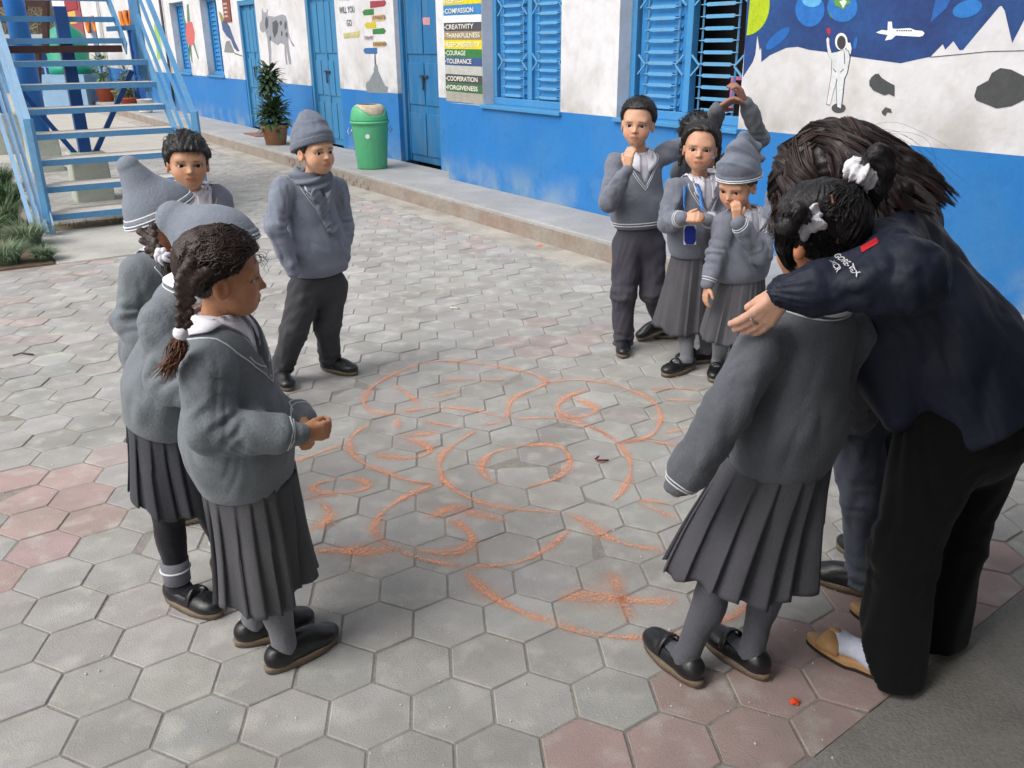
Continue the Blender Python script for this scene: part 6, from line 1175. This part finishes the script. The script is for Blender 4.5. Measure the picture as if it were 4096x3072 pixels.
def wtr(p):
    d = ec(p, J['P']+up*.02, J['P']-V3(0, 0, .09), (.165, .14), (.175, .155), s11, f11)
    for sd in 'LR':
        bt = V3(J['a'+sd][0], J['a'+sd][1], -.05)-f11*.03; lg = nrm(J['k'+sd]-bt); x = smin(rc(p, J['h'+sd], J['k'+sd], .130, .080), rc(p, J['k'+sd], bt, .078, .104 if sd == 'L' else .092), .05); x = x+.009*folds(p, 95+ord(sd), .13, lg, .22)+.006*np.sin(((p-J['k'+sd])@lg)*2*math.pi/.07+2*wave(p, 57, .14))*np.clip(1.1-np.linalg.norm(p-J['k'+sd], axis=1)/.14, 0, 1); x = smax(x, -(p[:, 2]-.020-1.1*np.maximum(0, (p-bt)@f11+.01)), .003); d = smin(d, x, .03)
    return d
sdf_obj('trousers', wtr, *bounds([J[q] for q in ('P', 'hL', 'hR', 'kL', 'kR', 'aL', 'aR')], .22), .0075, m_tw, wm)
m_tan = M('sandal_tan', rgb(184, 144, 98), .45, .1, 20, 100, .1, 120); m_sockw = knit('sock_white', (200, 206, 222))
for sd in 'LR':
    f = f11; r = s11; o = V3(J['a'+sd][0], J['a'+sd][1], 0)-f*.055
    n = 32; ring = [(math.cos(2*math.pi*i/n)*(.040 if math.sin(2*math.pi*i/n) > 0 else .031+.006*math.sin(2*math.pi*i/n)), .125+.135*math.sin(2*math.pi*i/n)) for i in range(n)]
    V = [o+r*x*s_+f*(.125+(y-.125)*s_)+V3(0, 0, z) for s_, z in ((.97, .002), (1, .012), (1, .026), (.96, .030)) for x, y in ring]; sn = MB().add(V, [(i*n+j, i*n+(j+1) % n, (i+1)*n+(j+1) % n, (i+1)*n+j) for i in range(3) for j in range(n)]+[tuple(range(n-1, -1, -1)), tuple(3*n+j for j in range(n))]).build('sandal', m_tan, wm, True)
    MB().add([o+r*x*1.0+f*y+V3(0, 0, z) for z in (.0005, .012) for x, y in ring], [(j, (j+1) % n, n+(j+1) % n, n+j) for j in range(n)]).build('sole', m_sole, sn, True)
    for y0, y1 in ((.150, .215),):
        pts = np.linspace(0.05, math.pi-.05, 12); V = [];
        for t in pts:
            c_ = 1-.55*math.sin(t)**4
            for y in (y0+.032*(1-c_), y1-.032*(1-c_)): V.append(o+r*.043*math.cos(t)+f*y+V3(0, 0, .024+.052*math.sin(t)))
        s_ = MB().add(V, [(2*i, 2*i+1, 2*i+3, 2*i+2) for i in range(11)]).build('band', m_tan, sn, True); md = s_.modifiers.new('s', 'SOLIDIFY'); md.thickness = .003
        MB().tube([o+f*(y0+.018)+V3(0, 0, .076)-r*.0, o+f*(y1-.018)+V3(0, 0, .075)], .009, 8).build('band_knot', m_tan, sn, True)
    def sk(p, o=o, f=f, r=r):
        d = rc(p, o+f*.055+V3(0, 0, .055), o+f*.165+V3(0, 0, .050), .034, .026); d = smin(d, ec(p, o+f*.165+V3(0, 0, .047), o+f*.232+V3(0, 0, .043), (.036, .022), (.028, .013), r, UP), .03); return smin(d, rc(p, o+f*.06+V3(0, 0, .05), o+f*.045+V3(0, 0, .105), .036, .032), .02)
    sdf_obj('sock', sk, o-V3(.12, .12, 0), o+f*.26+V3(.12, .12, .2), .005, m_sockw, wm)
# ring on her finger
k0 = hl[1*4+1][0]; k1 = hl[1*4+1][1]; c = k0+(k1-k0)*.45; ax = nrm(k1-k0); e1 = nrm(np.cross(ax, UP)); e2 = np.cross(ax, e1)
rg_ = MB().tube([c+.0135*(math.cos(t)*e1+math.sin(t)*e2) for t in np.linspace(0, 6.4, 20)], .0022, 6).build('ring', M('silver', rgb(200, 196, 190), .25, .1, metal=.9, bump=0), wm, True)
MB().tube([c+e2*.012*np.sign(e2[2]), c+e2*.018*np.sign(e2[2])], [.006, .004], 8).build('gem', M('gem', rgb(190, 150, 170), .1, 0, bump=0, spec=.8), rg_, True)
# print on the sleeve, red badge on the upper arm
def decal(pts_px, Y, name, mat, parent):
    P = np.array([hit(jacket, x, y)+nrm(C0-hit(jacket, x, y))*.009 for x, y in pts_px]); return mesh_obj(name, P, [tuple(range(len(P)))], mat, parent)
def sleeve_text(txt, x, y, Y, hgt, ang, mat):
    c = hit(jacket, x, y); G = nrm(np.array([(jacket((c+np.eye(3)[q]*.012)[None])-jacket((c-np.eye(3)[q]*.012)[None]))[0] for q in range(3)])); r0 = nrm(right-G*np.dot(right, G)); d0 = np.cross(G, r0); d0 = d0 if np.dot(d0, down) > 0 else -d0; ux = r0*math.cos(ang)+d0*math.sin(ang); uy = r0*math.sin(ang)-d0*math.cos(ang)
    cu = bpy.data.curves.new('t', 'FONT'); cu.body = txt; cu.size = 1; cu.offset = .02; ob = bpy.data.objects.new('t', cu); COL.objects.link(ob); me = bpy.data.meshes.new_from_object(ob.evaluated_get(bpy.context.evaluated_depsgraph_get())); bpy.data.objects.remove(ob); co = np.array([v.co[:] for v in me.vertices]); k_ = hgt/(co[:, 1].max()-co[:, 1].min()); P = snap(jacket, np.array([c+ux*(q[0]-co[:, 0].mean())*k_+uy*(q[1]-co[:, 1].mean())*k_ for q in co]), .0055, 3)
    return mesh_obj('lettering', P, [tuple(p.vertices) for p in me.polygons], mat, jk)
m_print = paint(214, 214, 220)
sleeve_text('GORE-TEX', 1822, 566, 1.60, .014, 1.30, m_print); sleeve_text('XCR', 1808, 582, 1.60, .013, 1.30, m_print)
decal([(1858, 533), (1893, 512), (1898, 524), (1862, 545)], 1.66, 'badge', paint(196, 32, 44), jk)
# hair: guides falling from the crown
CR = lambda q: H11.w(V3(*q))
paths, hcol, lobes = [], [], []
ends = [((1672, 500), 2.32), ((1690, 545), 2.26), ((1720, 560), 2.22), ((1760, 550), 2.18), ((1700, 470), 2.44), ((1795, 535), 2.14), ((1840, 515), 2.10), ((1885, 490), 2.07), ((1930, 466), 2.07), ((1975, 446), 2.08), ((2015, 428), 2.11), ((2050, 420), 2.16), ((2075, 408), 2.22), ((2030, 396), 2.28), ((1985, 392), 2.34)]
for gi, ((ex0, ey0), Ye) in enumerate(ends):
    E0 = at(ex0, ey0, Ye); R0 = CR((RNG.normal(0, .012), RNG.uniform(-.07, .05), .105)); pts = [R0]
    for u in (.22, .42, .62, .82):
        m = R0*(1-u)+E0*u; dq = m-hc; L_ = np.linalg.norm(dq); m = hc+nrm(dq)*max(L_, .125+.02*u)+V3(0, 0, .010*math.sin(u*3))+RNG.normal(0, .006, 3); pts.append(m)
    pts.append(E0); G_ = spline(pts, 18); t = np.linspace(0, 1, 18); w = .007; ph = RNG.uniform(0, 6); G_ = G_+np.outer(np.sin(11*t+ph)*w*t, right)+np.outer(np.cos(11*t+ph)*w*t, fw)
    rad = np.interp(t, [0, .15, .6, .85, 1], [.018, .036, .038, .026, .012]); lobes.append((G_[:15:2], rad[:15:2]))
    tg = nrm_rows(np.gradient(G_, axis=0)); n1 = nrm_rows(np.cross(tg, (.2, .3, .9))); n2 = np.cross(tg, n1)
    for _ in range(340):
        sec = RNG.integers(0, 16); rs = np.random.default_rng(gi*31+int(sec)); a0 = (sec+RNG.normal(0, .22))*2*math.pi/16; tw = rs.normal(0, .9); ro = RNG.uniform(.82, 1.08); an = a0+tw*t; fq_, ph_ = rs.uniform(9, 15), rs.uniform(0, 6)
        wv = (.001+.009*t)*np.sin(t*fq_+ph_+RNG.normal(0, .15)); cv_ = 1-.35*t**2*rs.random(); rr_ = rad*ro*cv_; q = G_+n1*(rr_*np.cos(an)+wv)[:, None]+n2*(rr_*np.sin(an)+wv*.6*np.cos(ph_))[:, None]+np.outer(t**2, RNG.normal(0, .004, 3))+np.outer(-.035*np.clip(t-.55, 0, 1)**2*4*(1 if ex0 > 1900 else .3), UP)
        i0 = RNG.integers(0, 5); paths.append(q[i0:(15+int(rs.integers(0, 4)))]); s_ = RNG.uniform(.75, 1.2)*rs.uniform(.7, 1.4); wm_ = rs.random()*RNG.random(); hcol.append(np.array(rgb(44+40*wm_, 36+20*wm_, 37+12*wm_))*s_)
def hmass(p):
    d = None
    for G_, rad in lobes:
        for i in range(len(G_)-1): x = rc(p, G_[i], G_[i+1], rad[i]*.78, rad[i+1]*.78); d = x if d is None else smin(d, x, .012)
    return d
fly = []
for _ in range(24):
    E0 = at(RNG.uniform(1950, 2100), RNG.uniform(370, 440), 2.15); S0_ = CR((RNG.normal(0, .03), -.09, .08)); fly.append(spline([S0_, (S0_+E0)/2+V3(0, 0, .03)+RNG.normal(0, .02, 3), E0+RNG.normal(0, .03, 3)], 14))
m_hw = M('hair_dark_brown', rgb(30, 24, 25), .4, .45, 18, 120, .15, 200, spec=.5); m_hs = M('hair_dark_strand', rgb(34, 27, 27), .4, .2, 18, 120, 0, 200, spec=.5, attr='Col')
def hcap(p):
    q = H11.loc(p); d = el(q, V3(0, -.014, .034), (.095, .108, .094))+.004*wave(q, 3, .05); return smax(d, -.07-q[:, 2], .01)*H11.sz
sdf_obj('hair', hcap, hc-.17, hc+.17, .006, m_hw, wm); sdf_obj('hair_mass', hmass, *bounds([g_ for G_, _ in lobes for g_ in G_], .05), .0065, m_hw, wm); strands('hair_strands', paths, (.0008, .0017), m_hs, wm, cols=hcol); strands('hair_wisps', fly, .0004, m_hw, wm)
print('BUILD TIME', round(time.time()-T0, 1))
